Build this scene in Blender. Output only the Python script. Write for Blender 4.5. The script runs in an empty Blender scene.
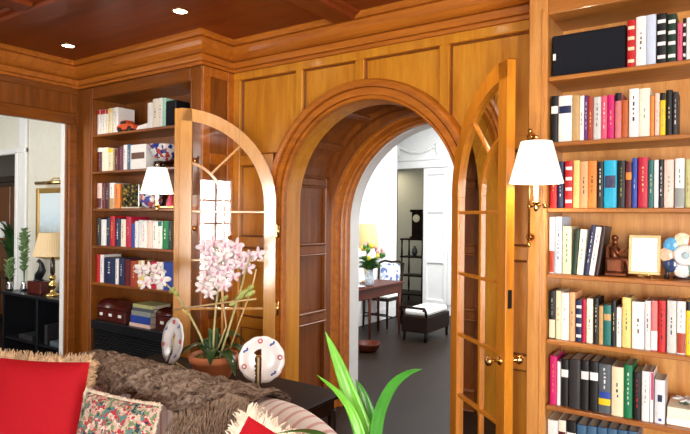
import bpy, math, random
from mathutils import Vector, Matrix
R = math.radians
rnd = random.Random(7)
scene = bpy.context.scene
col = scene.collection

# ------------------------------------------------------------------ camera
cam_d = bpy.data.cameras.new('camera'); cam = bpy.data.objects.new('camera', cam_d); col.objects.link(cam)
scene.camera = cam
cam_d.sensor_fit = 'HORIZONTAL'; cam_d.sensor_width = 36.0; cam_d.lens = 36.0 * 572.32 / 690.0
cam_d.clip_start = 0.05; cam_d.clip_end = 100
yaw, pit, rol = 0.5932, 0.0013, 0.0091
F = Vector((-math.sin(yaw)*math.cos(pit), math.cos(yaw)*math.cos(pit), math.sin(pit)))
R0 = Vector((math.cos(yaw), math.sin(yaw), 0)); U0 = R0.cross(F)
Rr = R0*math.cos(rol) + U0*math.sin(rol); Uu = -R0*math.sin(rol) + U0*math.cos(rol)
m = Matrix.Identity(4)
for i in range(3):
    m[i][0] = Rr[i]; m[i][1] = Uu[i]; m[i][2] = -F[i]
m[0][3], m[1][3], m[2][3] = 0.0, 0.0, 1.62
cam.matrix_world = m

# ------------------------------------------------------------------ world, lights, exposure
scene.view_settings.view_transform = 'Standard'; scene.view_settings.look = 'None'
scene.view_settings.gamma = 1.0; scene.view_settings.use_curve_mapping = False
scene.view_settings.exposure = 0.5
w = bpy.data.worlds.new('world'); scene.world = w; w.use_nodes = True
bg = w.node_tree.nodes['Background']; bg.inputs[0].default_value = (0.75, 0.88, 1.0, 1); bg.inputs[1].default_value = 1.0

def area(name, loc, rot, sx, sy, power, color=(1, 1, 1), spread=180):
    d = bpy.data.lights.new(name, 'AREA'); d.shape = 'RECTANGLE'; d.size = sx; d.size_y = sy
    d.energy = power; d.color = color; d.spread = R(spread)
    o = bpy.data.objects.new(name, d); o.location = loc; o.rotation_euler = rot; col.objects.link(o); return o
# daylight standing just outside the garden windows of the library (behind the photographer and to the right)
area('daylight_left_window', (-2.4, -3.62, 1.25), (R(90), 0, 0), 0.9, 2.3, 30, (1, .97, .92))
area('daylight_middle_window', (0.83, -3.62, 1.25), (R(90), 0, 0), 0.9, 2.3, 185, (1, .97, .92))
area('daylight_right_window', (2.28, -3.62, 1.25), (R(90), 0, 0), 0.7, 2.3, 190, (1, .97, .92))
area('daylight_side_window', (2.82, -0.9, 1.4), (R(90), 0, R(90)), 2.2, 2.0, 160, (1, .98, .94))
# unseen lights added to brighten the rooms beyond
area('added_hall_light', (-2.4, 6.6, 3.36), (0, 0, 0), 2.2, 3.0, 185, (1, 1, 1))
area('added_far_room_light', (-6.6, 11.0, 2.7), (0, 0, 0), 0.8, 0.8, 12, (1, .95, .8))
area('added_living_room_light', (-6.3, 0.4, 2.2), (R(78), 0, R(8)), 1.6, 1.6, 42, (1, .98, .92))

# ------------------------------------------------------------------ helpers
def tag(o, label=None, cat=None, group=None, kind=None):
    if label: o['label'] = label
    if cat: o['category'] = cat
    if group: o['group'] = group
    if kind: o['kind'] = kind
    return o
def thing(name, loc, label, cat, group=None, kind=None):
    o = bpy.data.objects.new(name, None); o.empty_display_size = .05; o.location = loc; col.objects.link(o)
    return tag(o, label, cat, group, kind)
def wloc(o):
    v = Vector((0, 0, 0))
    while o: v += o.location; o = o.parent
    return v
class MB:
    """collects geometry in world metres; build() makes one mesh object"""
    def __init__(s): s.v = []; s.f = []; s.sm = []; s.X = None
    def add(s, vs, fs, smooth=False):
        n = len(s.v)
        for p in vs:
            p = Vector(p)
            s.v.append(s.X @ p if s.X is not None else p)
        for f in fs: s.f.append([i+n for i in f]); s.sm.append(smooth)
        return s
    def box(s, x0, x1, y0, y1, z0, z1):
        return s.add([(x0,y0,z0),(x1,y0,z0),(x1,y1,z0),(x0,y1,z0),(x0,y0,z1),(x1,y0,z1),(x1,y1,z1),(x0,y1,z1)],
                     [(0,3,2,1),(4,5,6,7),(0,1,5,4),(1,2,6,5),(2,3,7,6),(3,0,4,7)])
    def bev(s, x0, x1, y0, y1, z0, z1, b=.006):
        """box with chamfered edges"""
        b = min(b, (x1-x0)*.45, (y1-y0)*.45, (z1-z0)*.45)
        V = []; idx = {}
        for i, (X, sx) in enumerate(((x0,1),(x1,-1))):
            for j, (Y, sy) in enumerate(((y0,1),(y1,-1))):
                for k, (Z, sz) in enumerate(((z0,1),(z1,-1))):
                    for a in range(3):
                        idx[(i,j,k,a)] = len(V)
                        V.append((X+(0 if a==0 else sx*b), Y+(0 if a==1 else sy*b), Z+(0 if a==2 else sz*b)))
        Fs = []
        Q = ((0,0),(1,0),(1,1),(0,1))
        for i in (0,1):
            q = [idx[(i,j,k,0)] for j,k in Q]; Fs.append(q if i else q[::-1])
            q = [idx[(k,i,j,1)] for j,k in Q]; Fs.append(q if i else q[::-1])
            q = [idx[(j,k,i,2)] for j,k in Q]; Fs.append(q if i else q[::-1])
        for p in (0,1):
            for q in (0,1):
                Fs.append([idx[(p,q,0,0)],idx[(p,q,1,0)],idx[(p,q,1,1)],idx[(p,q,0,1)]][::1 if p==q else -1])
                Fs.append([idx[(p,0,q,0)],idx[(p,0,q,2)],idx[(p,1,q,2)],idx[(p,1,q,0)]][::1 if p==q else -1])
                Fs.append([idx[(0,p,q,1)],idx[(1,p,q,1)],idx[(1,p,q,2)],idx[(0,p,q,2)]][::1 if p==q else -1])
        for i in (0,1):
            for j in (0,1):
                for k in (0,1):
                    t = [idx[(i,j,k,a)] for a in range(3)]; Fs.append(t if (i+j+k)%2==1 else t[::-1])
        return s.add(V, Fs)
    def tube(s, pts, r, n=8, caps=True):
        pts = [Vector(p) for p in pts]; N = len(pts)
        if not isinstance(r, (list, tuple)): r = [r]*N
        V = []; up = None
        for i, p in enumerate(pts):
            t = (pts[min(i+1,N-1)] - pts[max(i-1,0)]).normalized()
            if up is None:
                up = Vector((0,0,1)) if abs(t.z) < .9 else Vector((1,0,0))
            a = t.cross(up); 
            if a.length < 1e-4: a = t.orthogonal()
            a.normalize(); b = a.cross(t).normalized(); up = b
            for k in range(n):
                th = 2*math.pi*k/n; V.append(p + (a*math.cos(th) + b*math.sin(th))*r[i])
        Fs = [(i*n+k, i*n+(k+1)%n, (i+1)*n+(k+1)%n, (i+1)*n+k) for i in range(N-1) for k in range(n)]
        s.add(V, Fs, True)
        if caps:
            s.f.append([len(s.v)-N*n+k for k in range(n)][::-1]); s.sm.append(False)
            s.f.append([len(s.v)-n+k for k in range(n)]); s.sm.append(False)
        return s
    def lathe(s, prof, c, n=24, squash=(1,1), axis='z', flip=None):
        V = []; 
        for r, z in prof:
            for k in range(n):
                th = 2*math.pi*k/n; a, b = r*math.cos(th)*squash[0], r*math.sin(th)*squash[1]
                if axis == 'z': V.append((c[0]+a, c[1]+b, c[2]+z))
                elif axis == 'y': V.append((c[0]+a, c[1]+z, c[2]+b))
                else: V.append((c[0]+z, c[1]+a, c[2]+b))
        N = len(prof)
        Fs = [(i*n+k, i*n+(k+1)%n, (i+1)*n+(k+1)%n, (i+1)*n+k) for i in range(N-1) for k in range(n)]
        if prof[0][0] > 1e-5: Fs.append(tuple(range(n))[::-1])
        if prof[-1][0] > 1e-5: Fs.append(tuple((N-1)*n+k for k in range(n)))
        return s.add(V, Fs, True)
    def ball(s, c, rx, ry=None, rz=None, n=12):
        ry = ry or rx; rz = rz or rx
        V = []; m_ = n//2
        for i in range(m_+1):
            ph = math.pi*i/m_
            for k in range(n):
                th = 2*math.pi*k/n
                V.append((c[0]+rx*math.sin(ph)*math.cos(th), c[1]+ry*math.sin(ph)*math.sin(th), c[2]-rz*math.cos(ph)))
        return s.add(V, [(i*n+k, i*n+(k+1)%n, (i+1)*n+(k+1)%n, (i+1)*n+k) for i in range(m_) for k in range(n)], True)
    def grid(s, rows, closed=False, smooth=True):
        n = len(rows[0]); V = [p for r in rows for p in r]
        K = n if closed else n-1
        return s.add(V, [(i*n+k, i*n+(k+1)%n, (i+1)*n+(k+1)%n, (i+1)*n+k) for i in range(len(rows)-1) for k in range(K)], smooth)
    def prism(s, poly, y0, y1, plane='xz'):
        """convex polygon given in plane, extruded along the third axis"""
        P = {'xz': lambda a, b, c: (a, c, b), 'xy': lambda a, b, c: (a, b, c), 'yz': lambda a, b, c: (c, a, b)}[plane]
        n = len(poly); V = [P(a, b, y0) for a, b in poly] + [P(a, b, y1) for a, b in poly]
        return s.add(V, [tuple(range(n)), tuple(range(2*n-1, n-1, -1))] + [(i, i+n, (i+1)%n+n, (i+1)%n) for i in range(n)])
    def sweep(s, prof, path):
        """closed profile (offset to the right of the path, z) swept along an xy path with mitres"""
        rows = []; N = len(path)
        for i, p in enumerate(path):
            p = Vector(p)
            d0 = (p - Vector(path[i-1])).normalized() if i else None
            d1 = (Vector(path[i+1]) - p).normalized() if i < N-1 else None
            n0 = Vector((d0.y, -d0.x)) if d0 else Vector((d1.y, -d1.x)); n1 = Vector((d1.y, -d1.x)) if d1 else n0
            mm = (n0+n1); mm = mm/max(1e-6, mm.dot(n0)) if mm.length > 1e-4 else n0
            rows.append([(p.x+mm.x*o, p.y+mm.y*o, z) for o, z in prof])
        s.grid(rows, closed=True, smooth=False)
        n = len(prof); b = len(s.v)-n
        s.f.append(list(range(b, b+n))); s.sm.append(False); b = len(s.v)-n*N
        s.f.append(list(range(b, b+n))[::-1]); s.sm.append(False)
        return s
    def arc_sweep(s, prof, cx, zs, zlow, a0=0, a1=180, n=32, legs=True):
        """profile (radius, y) swept round an arch in the xz plane, continued down as legs"""
        rows = []
        if legs: rows.append([(cx+r*math.cos(R(a0)), y, zlow) for r, y in prof])
        for i in range(n+1):
            a = R(a0+(a1-a0)*i/n); rows.append([(cx+r*math.cos(a), y, zs+r*math.sin(a)) for r, y in prof])
        if legs: rows.append([(cx+r*math.cos(R(a1)), y, zlow) for r, y in prof])
        s.grid(rows, closed=True, smooth=False); K = len(prof); N = len(rows)
        b = len(s.v)-K*N; s.f.append(list(range(b, b+K))); s.sm.append(False)
        b = len(s.v)-K; s.f.append(list(range(b, b+K))[::-1]); s.sm.append(False)
        return s
    def archwall(s, xl, xr, z0, zt, y0, y1, cx, rad, zs, n=40, back=True):
        """solid wall slab with an arched opening"""
        s.box(xl, cx-rad, y0, y1, z0, zt); s.box(cx+rad, xr, y0, y1, z0, zt)
        fr = []; 
        for i in range(n+1):
            a = math.pi - math.pi*i/n; x = cx+rad*math.cos(a); z = zs+rad*math.sin(a)
            fr.append(((x, y0, z), (x, y0, zt), (x, y1, z), (x, y1, zt)))
        V = [p for q in fr for p in q]; Fs = []
        for i in range(n):
            a, b = 4*i, 4*i+4
            Fs += [(a, b, b+1, a+1), (a+2, a+3, b+3, b+2), (a, a+2, b+2, b), (a+1, b+1, b+3, a+3)]
        return s.add(V, Fs)
    def build(s, name, mat, parent=None, bevel=0, kind=None, label=None, subd=0, seg=2):
        o0 = wloc(parent) if parent else Vector((0, 0, 0))
        me = bpy.data.meshes.new(name)
        me.from_pydata([tuple(v-o0) for v in s.v], [], s.f)
        me.polygons.foreach_set('use_smooth', s.sm); me.update()
        me.materials.append(mat)
        o = bpy.data.objects.new(name, me); col.objects.link(o)
        if parent: o.parent = parent
        if bevel:
            b = o.modifiers.new('bevel', 'BEVEL'); b.width = bevel; b.segments = seg; b.limit_method = 'ANGLE'
        if subd:
            b = o.modifiers.new('subd', 'SUBSURF'); b.levels = subd; b.render_levels = subd
        if kind: o['kind'] = kind
        if label: o['label'] = label
        return o
def struct(name, mb, mat, parent=None, **k):
    return mb.build(name, mat, parent, kind='structure', **k)
def place(mat4):  # shorthand for a transformed builder
    b = MB(); b.X = mat4; return b
def TR(x, y, z, rz=0, rx=0, ry=0, s=1):
    return Matrix.Translation((x, y, z)) @ Matrix.Rotation(rz, 4, 'Z') @ Matrix.Rotation(rx, 4, 'X') @ Matrix.Rotation(ry, 4, 'Y') @ Matrix.Scale(s, 4)

# ------------------------------------------------------------------ materials
MATS = {}
def base_mat(name, rough=.5, spec=.5, coat=0):
    mt = bpy.data.materials.new(name); mt.use_nodes = True
    n = mt.node_tree.nodes; b = n['Principled BSDF']
    b.inputs['Roughness'].default_value = rough; b.inputs['Specular IOR Level'].default_value = spec
    b.inputs['Coat Weight'].default_value = coat; b.inputs['Coat Roughness'].default_value = .12
    return mt, mt.node_tree, b
def coords(nt, sc, kind='Object'):
    tc = nt.nodes.new('ShaderNodeTexCoord'); mp = nt.nodes.new('ShaderNodeMapping'); mp.inputs['Scale'].default_value = sc
    nt.links.new(tc.outputs[kind], mp.inputs['Vector']); return mp.outputs['Vector']
def ramp(nt, fac, stops):
    r = nt.nodes.new('ShaderNodeValToRGB'); e = r.color_ramp.elements
    while len(e) > 1: e.remove(e[-1])
    e[0].position = stops[0][0]; e[0].color = (*stops[0][1], 1)
    for p, c in stops[1:]:
        x = e.new(p); x.color = (*c, 1)
    nt.links.new(fac, r.inputs['Fac']); return r.outputs['Color']
def noise(nt, vec, scale, detail=4, rough=.55, dist=0):
    x = nt.nodes.new('ShaderNodeTexNoise'); x.inputs['Scale'].default_value = scale; x.inputs['Detail'].default_value = detail
    x.inputs['Roughness'].default_value = rough; x.inputs['Distortion'].default_value = dist
    if vec: nt.links.new(vec, x.inputs['Vector'])
    return x.outputs['Fac']
def bump(nt, b, h, strength=.2, dist=.01):
    x = nt.nodes.new('ShaderNodeBump'); x.inputs['Strength'].default_value = strength; x.inputs['Distance'].default_value = dist
    nt.links.new(h, x.inputs['Height']); nt.links.new(x.outputs['Normal'], b.inputs['Normal'])
def wood(name, dark, light, axis='z', rough=.32, coat=.35, fine=1.0):
    mt, nt, b = base_mat(name, rough, .5, coat)
    sc = {'z': (9, 9, .7), 'x': (.7, 9, 9), 'y': (9, .7, 9)}[axis]
    v = coords(nt, sc)
    g = noise(nt, v, 2.2*fine, 6, .6, .6); g2 = noise(nt, v, 14*fine, 3, .6)
    mx = nt.nodes.new('ShaderNodeMath'); mx.operation = 'MULTIPLY_ADD'; nt.links.new(g2, mx.inputs[0]); mx.inputs[1].default_value = .45
    nt.links.new(g, mx.inputs[2])
    mid = tuple((a+c)/2 for a, c in zip(dark, light))
    c = ramp(nt, mx.outputs[0], [(.45, dark), (.68, mid), (.95, light)])
    nt.links.new(c, b.inputs['Base Color']); bump(nt, b, g2, .04, .003)
    MATS[name] = mt; return mt
def plain(name, c, rough=.6, metal=0, var=.12, scale=20, spec=.4, coat=0, bmp=0):
    mt, nt, b = base_mat(name, rough, spec, coat); b.inputs['Metallic'].default_value = metal
    f = noise(nt, coords(nt, (1, 1, 1)), scale, 4)
    cc = ramp(nt, f, [(.3, tuple(x*(1-var) for x in c)), (.7, tuple(min(1, x*(1+var)) for x in c))])
    nt.links.new(cc, b.inputs['Base Color'])
    if bmp: bump(nt, b, f, bmp)
    MATS[name] = mt; return mt
def srgb(r, g, b_):
    f = lambda x: (x/255/12.92) if x/255 <= .04045 else ((x/255+.055)/1.055)**2.4
    return (f(r), f(g), f(b_))

GD, GL = (.50, .165, .010), (.74, .33, .028)
wz = wood('honey_wood_upright', GD, GL, 'z'); wx = wood('honey_wood_level', GD, GL, 'x'); wy = wood('honey_wood_deep', GD, GL, 'y')
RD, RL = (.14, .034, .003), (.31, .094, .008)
rz_ = wood('shaded_wood_upright', RD, RL, 'z'); rx_ = wood('shaded_wood_level', RD, RL, 'x'); ry_ = wood('shaded_wood_deep', RD, RL, 'y')  # the panelling wood made darker: shade of the left side put into the colour
CD, CL = (.14, .021, .003), (.26, .045, .006)
cw = wood('mahogany_ceiling', CD, CL, 'x', .4, .12, .5); cwy = wood('mahogany_beam', CD, CL, 'y', .4, .12, .5)
kw = wood('moulding_wood', (.34, .085, .007), (.58, .185, .013), 'x', .42, .15)
gz = wood('glazed_shaded_wood', (.14, .034, .004), (.26, .075, .008), 'z', .45, .1)  # dark glaze on the beads; on the passage rails it paints shade
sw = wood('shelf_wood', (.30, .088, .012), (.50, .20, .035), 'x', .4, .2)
pw_ = wood('shaded_passage_wood', (.13, .028, .003), (.27, .078, .008), 'z', .4, .15)  # darker copy of the wood, the dimness of the passage painted in
dk = wood('dark_mahogany', (.012, .004, .002), (.05, .014, .006), 'x', .25, .5)
mh = wood('mahogany', (.035, .006, .003), (.10, .020, .008), 'y', .45, .05); dk2 = wood('ebonised_wood', (.006, .003, .002), (.02, .008, .004), 'x', .5, 0)
flo = wood('dark_oak_floor', (.007, .0035, .002), (.019, .010, .006), 'y', .45, 0, .8)
lf_w = wood('door_wood', (.50, .20, .030), (.72, .37, .08), 'z', .25, 1.0)
lf_r = wood('door_wood_amber', (.46, .14, .010), (.70, .27, .022), 'z', .28, .4)
white = plain('white_paint', (.80, .80, .79), .45, var=.02)
cream = plain('cream_wall_paint', (.72, .69, .60), .7, var=.03)
greywall = plain('grey_wall_paint', (.33, .34, .33), .7, var=.05)
beige = plain('beige_wall_paint', (.50, .45, .33), .8, var=.04)
black = plain('black_lacquer', (.008, .009, .012), .35, var=.2)
brass = plain('polished_brass', (.75, .50, .18), .22, 1, .1)
iron = plain('black_iron', (.015, .013, .012), .4, .6)
for _m in (flo, mh, dk2): _m.node_tree.nodes['Principled BSDF'].inputs['Specular IOR Level'].default_value = .12
def glassmat():
    mt = bpy.data.materials.new('window_glass'); mt.use_nodes = True; nt = mt.node_tree; nt.nodes.clear()
    o = nt.nodes.new('ShaderNodeOutputMaterial'); mx = nt.nodes.new('ShaderNodeMixShader')
    t = nt.nodes.new('ShaderNodeBsdfTransparent'); g = nt.nodes.new('ShaderNodeBsdfGlossy'); g.inputs['Roughness'].default_value = .01
    fr = nt.nodes.new('ShaderNodeFresnel'); fr.inputs['IOR'].default_value = 1.75
    nt.links.new(fr.outputs[0], mx.inputs[0]); nt.links.new(t.outputs[0], mx.inputs[1]); nt.links.new(g.outputs[0], mx.inputs[2])
    nt.links.new(mx.outputs[0], o.inputs[0]); return mt
glass = glassmat()
def emis(name, c, s, base=(.9, .9, .88)):
    mt, nt, b = base_mat(name, .7); b.inputs['Base Color'].default_value = (*base, 1)
    b.inputs['Emission Color'].default_value = (*c, 1); b.inputs['Emission Strength'].default_value = s
    return mt
# ------------------------------------------------------------------ the setting
struct('floor', MB().box(-12, 2.8, -3.55, 12.2, -.06, 0), flo)
# library ceiling with coffer beams
struct('ceiling', MB().box(-4.99, 2.8, -3.55, 3.46, 2.97, 3.05), cw)
k = 1
for xc in (-3.72, -2.14, -.5, 1.2):
    b = MB(); b.sweep([(-.13, 2.97), (-.12, 2.955), (-.09, 2.945), (-.08, 2.925), (.08, 2.925), (.09, 2.945), (.12, 2.955), (.13, 2.97)], [(xc, -3.5), (xc, 1.87 if xc < -3 else 3.14)])
    struct('trim_%d' % k, b, cwy); k += 1
for yc in (1.98, .2, -1.7):
    b = MB(); b.sweep([(-.13, 2.97), (-.12, 2.954), (-.09, 2.944), (-.08, 2.924), (.08, 2.924), (.09, 2.944), (.12, 2.954), (.13, 2.97)], [(-4.8, yc), (2.7, yc)])
    struct('trim_%d' % k, b, cw); k += 1
# crown moulding following the walls and the bookcases
crown = [(0, 2.755), (.020, 2.755), (.022, 2.772), (.010, 2.774), (.010, 2.782), (.034, 2.784), (.042, 2.80), (.045, 2.822), (.026, 2.824), (.026, 2.832), (.052, 2.834), (.072, 2.846), (.094, 2.872), (.106, 2.90), (.110, 2.918), (.092, 2.920), (.092, 2.930), (.122, 2.932), (.133, 2.95), (.135, 2.97), (0, 2.97)]
CR = [('trim_%d', [(-4.9, -3.5), (-4.9, 2.946), (-3.287, 2.946)], rx_), ('trim_%d', [(-3.287, 2.80), (-3.287, 3.27), (-.86, 3.27), (-.86, 3.1)], wx)]
b = MB().sweep(crown, [(-4.9, -3.5), (-4.9, 2.946), (-3.287, 2.946), (-3.287, 3.27), (-.863, 3.27), (-.863, 2.946), (2.7, 2.946)])
struct('trim_%d' % k, b, kw); k += 1

# left wall with the wide opening to the living room
b = MB()
b.box(-4.93, -4.9, -3.5, .6, 0, 2.97); b.box(-4.93, -4.9, .6, 2.835, 2.43, 2.97); b.box(-4.93, -4.9, 2.835, 3.46, 0, 2.97)
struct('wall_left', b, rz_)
b = MB()
b.box(-4.99, -4.93, -3.5, .6, 0, 2.97); b.box(-4.99, -4.93, .6, 2.83, 2.44, 2.97); b.box(-4.99, -4.93, 2.83, 3.4, 0, 2.97)
struct('wall_left', b, white)
b = MB()
b.bev(-4.9, -4.875, .5, 2.9, 2.43, 2.53, .008); b.bev(-4.9, -4.875, 2.84, 2.92, 0, 2.43, .008); b.bev(-4.9, -4.875, .5, .6, 0, 2.43, .008)
b.bev(-4.9, -4.885, -3.4, 2.92, 2.70, 2.755, .005); b.bev(-4.9, -4.885, 2.86, 2.92, 2.53, 2.70, .005)
for yy in (1.4, -.2, -1.8): b.bev(-4.9, -4.885, yy, yy+.08, 2.53, 2.70, .005)
struct('trim_%d' % k, b, ry_); k += 1

# back wall: panelling with the arched opening, panelled passage, second arch and plaster of the hall side
CX, ZS, RI = -2.06, 1.725, .69
struct('wall_back', MB().archwall(-4.93, 2.75, 0, 2.97, 3.298, 3.46, CX, RI, ZS), wz)
b = MB().archwall(-3.0, -1.1, 0, 2.60, 3.46, 3.92, CX, .775, ZS)
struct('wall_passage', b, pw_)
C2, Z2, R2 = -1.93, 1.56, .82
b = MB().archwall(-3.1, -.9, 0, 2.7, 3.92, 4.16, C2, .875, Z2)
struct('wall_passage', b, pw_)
b = MB().archwall(-4.93, 1.1, 0, 3.4, 4.16, 4.30, C2, R2-.005, Z2)
struct('wall_hall_front', b, white)
# casings
b = MB().arc_sweep([(.69, 3.30), (.69, 3.262), (.697, 3.252), (.708, 3.252), (.709, 3.268), (.718, 3.268), (.719, 3.240), (.760, 3.238), (.761, 3.256), (.769, 3.256), (.772, 3.222), (.795, 3.212), (.812, 3.214), (.822, 3.232), (.826, 3.262), (.826, 3.30)], CX, ZS, 0, n=56)
struct('trim_%d' % k, b, kw); k += 1
b = MB().arc_sweep([(.82, 4.165), (.82, 4.11), (.832, 4.10), (.832, 4.06), (.843, 4.05), (.850, 4.06), (.856, 4.04), (.862, 4.00), (.872, 3.985), (.872, 3.955), (.880, 3.945), (.895, 3.94), (.895, 4.165)], C2, Z2, 0, a0=0, n=56)
struct('trim_%d' % k, b, kw); k += 1
# frames of the panelling on the back wall
b = MB(); Y0, Y1 = 3.262, 3.30
b.bev(-3.285, -.865, Y0, Y1, 2.695, 2.756, .006)
b.bev(-3.285, -3.205, Y0, Y1, 0, 2.695, .006); b.bev(-.935, -.865, Y0, Y1, 0, 2.695, .006)
for x0, x1 in ((-2.65, -2.585), (-2.13, -2.06), (-1.508, -1.44)):
    dx = max(abs(x0-CX), abs(x1-CX)); b.bev(x0, x1, Y0, Y1, ZS+math.sqrt(.775**2-dx*dx)-.01, 2.695, .006)
for z0, z1 in ((2.02, 2.10), (1.385, 1.465), (.76, .84), (.02, .2)):
    b.bev(-3.205, -2.86, Y0, Y1, z0, z1, .006); b.bev(-1.26, -.935, Y0, Y1, z0, z1, .006)
for x0, x1 in ((-2.94, -2.86), (-1.26, -1.18)): b.bev(x0, x1, Y0+.001, Y1, 0, 2.10, .006)
struct('trim_%d' % k, b, wz); k += 1
# bead inside the panel fields
b = MB()
def bead(b, x0, x1, z0, z1, y, w=.012, d=.012):
    for a in ((x0, x1, z0, z0+w), (x0, x1, z1-w, z1), (x0, x0+w, z0+w, z1-w), (x1-w, x1, z0+w, z1-w)): b.bev(a[0], a[1], y-d, y, a[2], a[3], .004)
for x0, x1 in ((-3.205, -2.94), (-1.18, -.935)):
    for z0, z1 in ((.2, .76), (.84, 1.385), (1.465, 2.02)): bead(b, x0, x1, z0, z1, 3.299)
for x0, x1, z0 in ((-3.205, -2.65, 2.10),): b.bev(x0, x0+.012, 3.286, 3.299, z0, 2.695, .004); b.bev(x0+.012, x1, 3.286, 3.299, 2.683, 2.695, .004); b.bev(x0+.012, x0+.4, 3.286, 3.299, z0, z0+.012, .004)
for x0, x1 in ((-2.585, -2.13), (-2.06, -1.508), (-1.44, -.935)): b.bev(x0, x1, 3.286, 3.299, 2.683, 2.695, .004); dx = abs(x0-CX); b.bev(x0, x0+.012, 3.286, 3.299, ZS+math.sqrt(max(0, .775**2-dx*dx)), 2.683, .004)
b.bev(-.947, -.935, 3.286, 3.299, 2.10, 2.683, .004)
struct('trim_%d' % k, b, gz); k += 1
# panelled reveals of the passage: side rails, stiles and the ribs of the vault
b = MB()
for s in (-1, 1):
    xa = CX+s*.775; xb = CX+s*.735; x0, x1 = min(xa, xb), max(xa, xb)
    b.bev(x0, x1, 3.462, 3.50, 0, 1.95, .006); b.bev(x0, x1, 3.86, 3.92, 0, 1.95, .006)
for a in (38, 64, 90, 116, 142):
    Mx = Matrix.Translation((CX, 0, ZS)) @ Matrix.Rotation(-R(a), 4, 'Y')
    b.X = Mx; b.bev(.735, .79, 3.47, 3.91, -.03, .03, .006); b.X = None
b.arc_sweep([(.735, 3.462), (.735, 3.50), (.79, 3.50), (.79, 3.462)], CX, ZS, 0, a0=18, a1=162, legs=False)
b.arc_sweep([(.735, 3.86), (.735, 3.92), (.79, 3.92), (.79, 3.86)], CX, ZS, 0, a0=18, a1=162, legs=False)
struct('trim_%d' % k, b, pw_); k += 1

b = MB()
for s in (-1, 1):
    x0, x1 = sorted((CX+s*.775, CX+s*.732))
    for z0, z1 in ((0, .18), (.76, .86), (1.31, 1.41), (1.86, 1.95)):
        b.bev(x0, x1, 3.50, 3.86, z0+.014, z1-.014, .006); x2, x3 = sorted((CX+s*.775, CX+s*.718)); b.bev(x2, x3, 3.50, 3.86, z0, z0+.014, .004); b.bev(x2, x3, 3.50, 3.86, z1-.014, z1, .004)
struct('trim_%d' % k, b, gz); k += 1  # rails coloured dark to paint the shade that falls on them

# rear and right walls of the library with garden windows
b = MB()
xs = [(-4.99, -2.85), (-1.95, .42), (1.24, 1.95), (2.60, 2.8)]
for a, c in xs: b.box(a, c, -3.5, -3.4, 0, 2.97)
for a, c in ((-2.85, -1.95), (.42, 1.24), (1.95, 2.60)): b.box(a, c, -3.5, -3.4, 2.4, 2.97); b.box(a, c, -3.5, -3.4, 0, .1)
struct('wall_rear', b, wz)
b = MB(); b.box(2.65, 2.75, -3.4, -2.0, 0, 2.97); b.box(2.65, 2.75, .2, 3.29, 0, 2.97); b.box(2.65, 2.75, -2.0, .2, 2.4, 2.97); b.box(2.65, 2.75, -2.0, .2, 0, .4)
struct('wall_right', b, wz)
def window(i, x0, x1, z0, z1, y, nx, nz, side=False):
    b = MB()
    f = (lambda a, c, d, e: b.bev(a, c, y-.03, y+.03, d, e, .004)) if not side else (lambda a, c, d, e: b.bev(y-.03, y+.03, a, c, d, e, .004))
    f(x0, x0+.06, z0, z1); f(x1-.06, x1, z0, z1); f(x0+.06, x1-.06, z0, z0+.08); f(x0+.06, x1-.06, z1-.06, z1)
    for q in range(1, nx): xx = x0+(x1-x0)*q/nx; f(xx-.014, xx+.014, z0+.08, z1-.06)
    for q in range(1, nz): zz = z0+(z1-z0)*q/nz; f(x0+.06, x1-.06, zz-.014, zz+.014)
    struct('window_%d' % i, b, white)
window(1, -2.85, -1.95, .1, 2.4, -3.45, 2, 5); window(2, .42, 1.24, .1, 2.4, -3.45, 2, 5); window(3, 1.95, 2.60, .1, 2.4, -3.45, 2, 5)
window(4, -2.0, .2, .4, 2.4, 2.70, 4, 4, True)

# the hall beyond the arch
struct('wall_hall_left', MB().box(-4.75, -4.60, 4.30, 8.30, 0, 3.4), white)
b = MB(); b.box(-4.75, -4.60, 8.30, 8.36, 0, 3.4); b.box(-5.6, -4.75, 8.30, 8.36, 0, 3.4); b.box(-5.6, -5.5, 8.36, 8.95, 0, 3.4)
struct('wall_hall_left', b, white)
b = MB(); b.box(-5.5, -5.30, 8.93, 9.05, 0, 3.4); b.box(-5.30, -3.93, 8.93, 9.05, 2.49, 3.4); b.box(-3.93, 1.1, 8.93, 9.05, 0, 3.4)
struct('wall_hall_end', b, white)
struct('wall_hall_right', MB().box(1.0, 1.1, 4.30, 8.93, 0, 3.4), white)
b = MB(); b.box(-5.6, -3.5, 4.16, 9.05, 3.4, 3.5); b.box(-1.3, 1.1, 4.16, 9.05, 3.4, 3.5); b.box(-3.5, -1.3, 4.16, 5.1, 3.4, 3.5); b.box(-3.5, -1.3, 8.1, 9.05, 3.4, 3.5)
struct('ceiling', b, white)
b = MB(); b.sweep([(0, 3.2), (.02, 3.2), (.05, 3.26), (.12, 3.32), (.15, 3.4), (0, 3.4)], [(-4.60, 4.30), (-4.60, 8.30)])
b.bev(-4.60, -4.582, 4.30, 8.30, 0, .17, .005); b.bev(-3.819, .99, 8.912, 8.93, 0, .17, .005); b.bev(-4.60, -4.585, 8.18, 8.31, .17, 3.2, .004)
b.bev(-3.93, -3.82, 8.905, 8.93, .171, 2.489, .006); b.bev(-5.30, -3.82, 8.905, 8.93, 2.49, 2.62, .006); b.bev(-5.42, -5.301, 8.905, 8.93, 0, 2.62, .006)
b.bev(-5.35, -3.78, 8.89, 8.93, 2.62, 2.66, .006)
struct('trim_%d' % k, b, white); k += 1
# carved swag over the doorway
b = MB()
for i in range(15):
    t = i/14; b.ball((-4.86+t*.7, 8.91, 2.86-.10*math.sin(math.pi*t)), .035, .02, .03, 8)
for xx in (-4.88, -4.14): b.tube([(xx, 8.91, 2.9), (xx, 8.905, 2.78), (xx+.01, 8.91, 2.70)], [.03, .025, .008], 8)
struct('trim_%d' % k, b, white); k += 1
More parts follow.
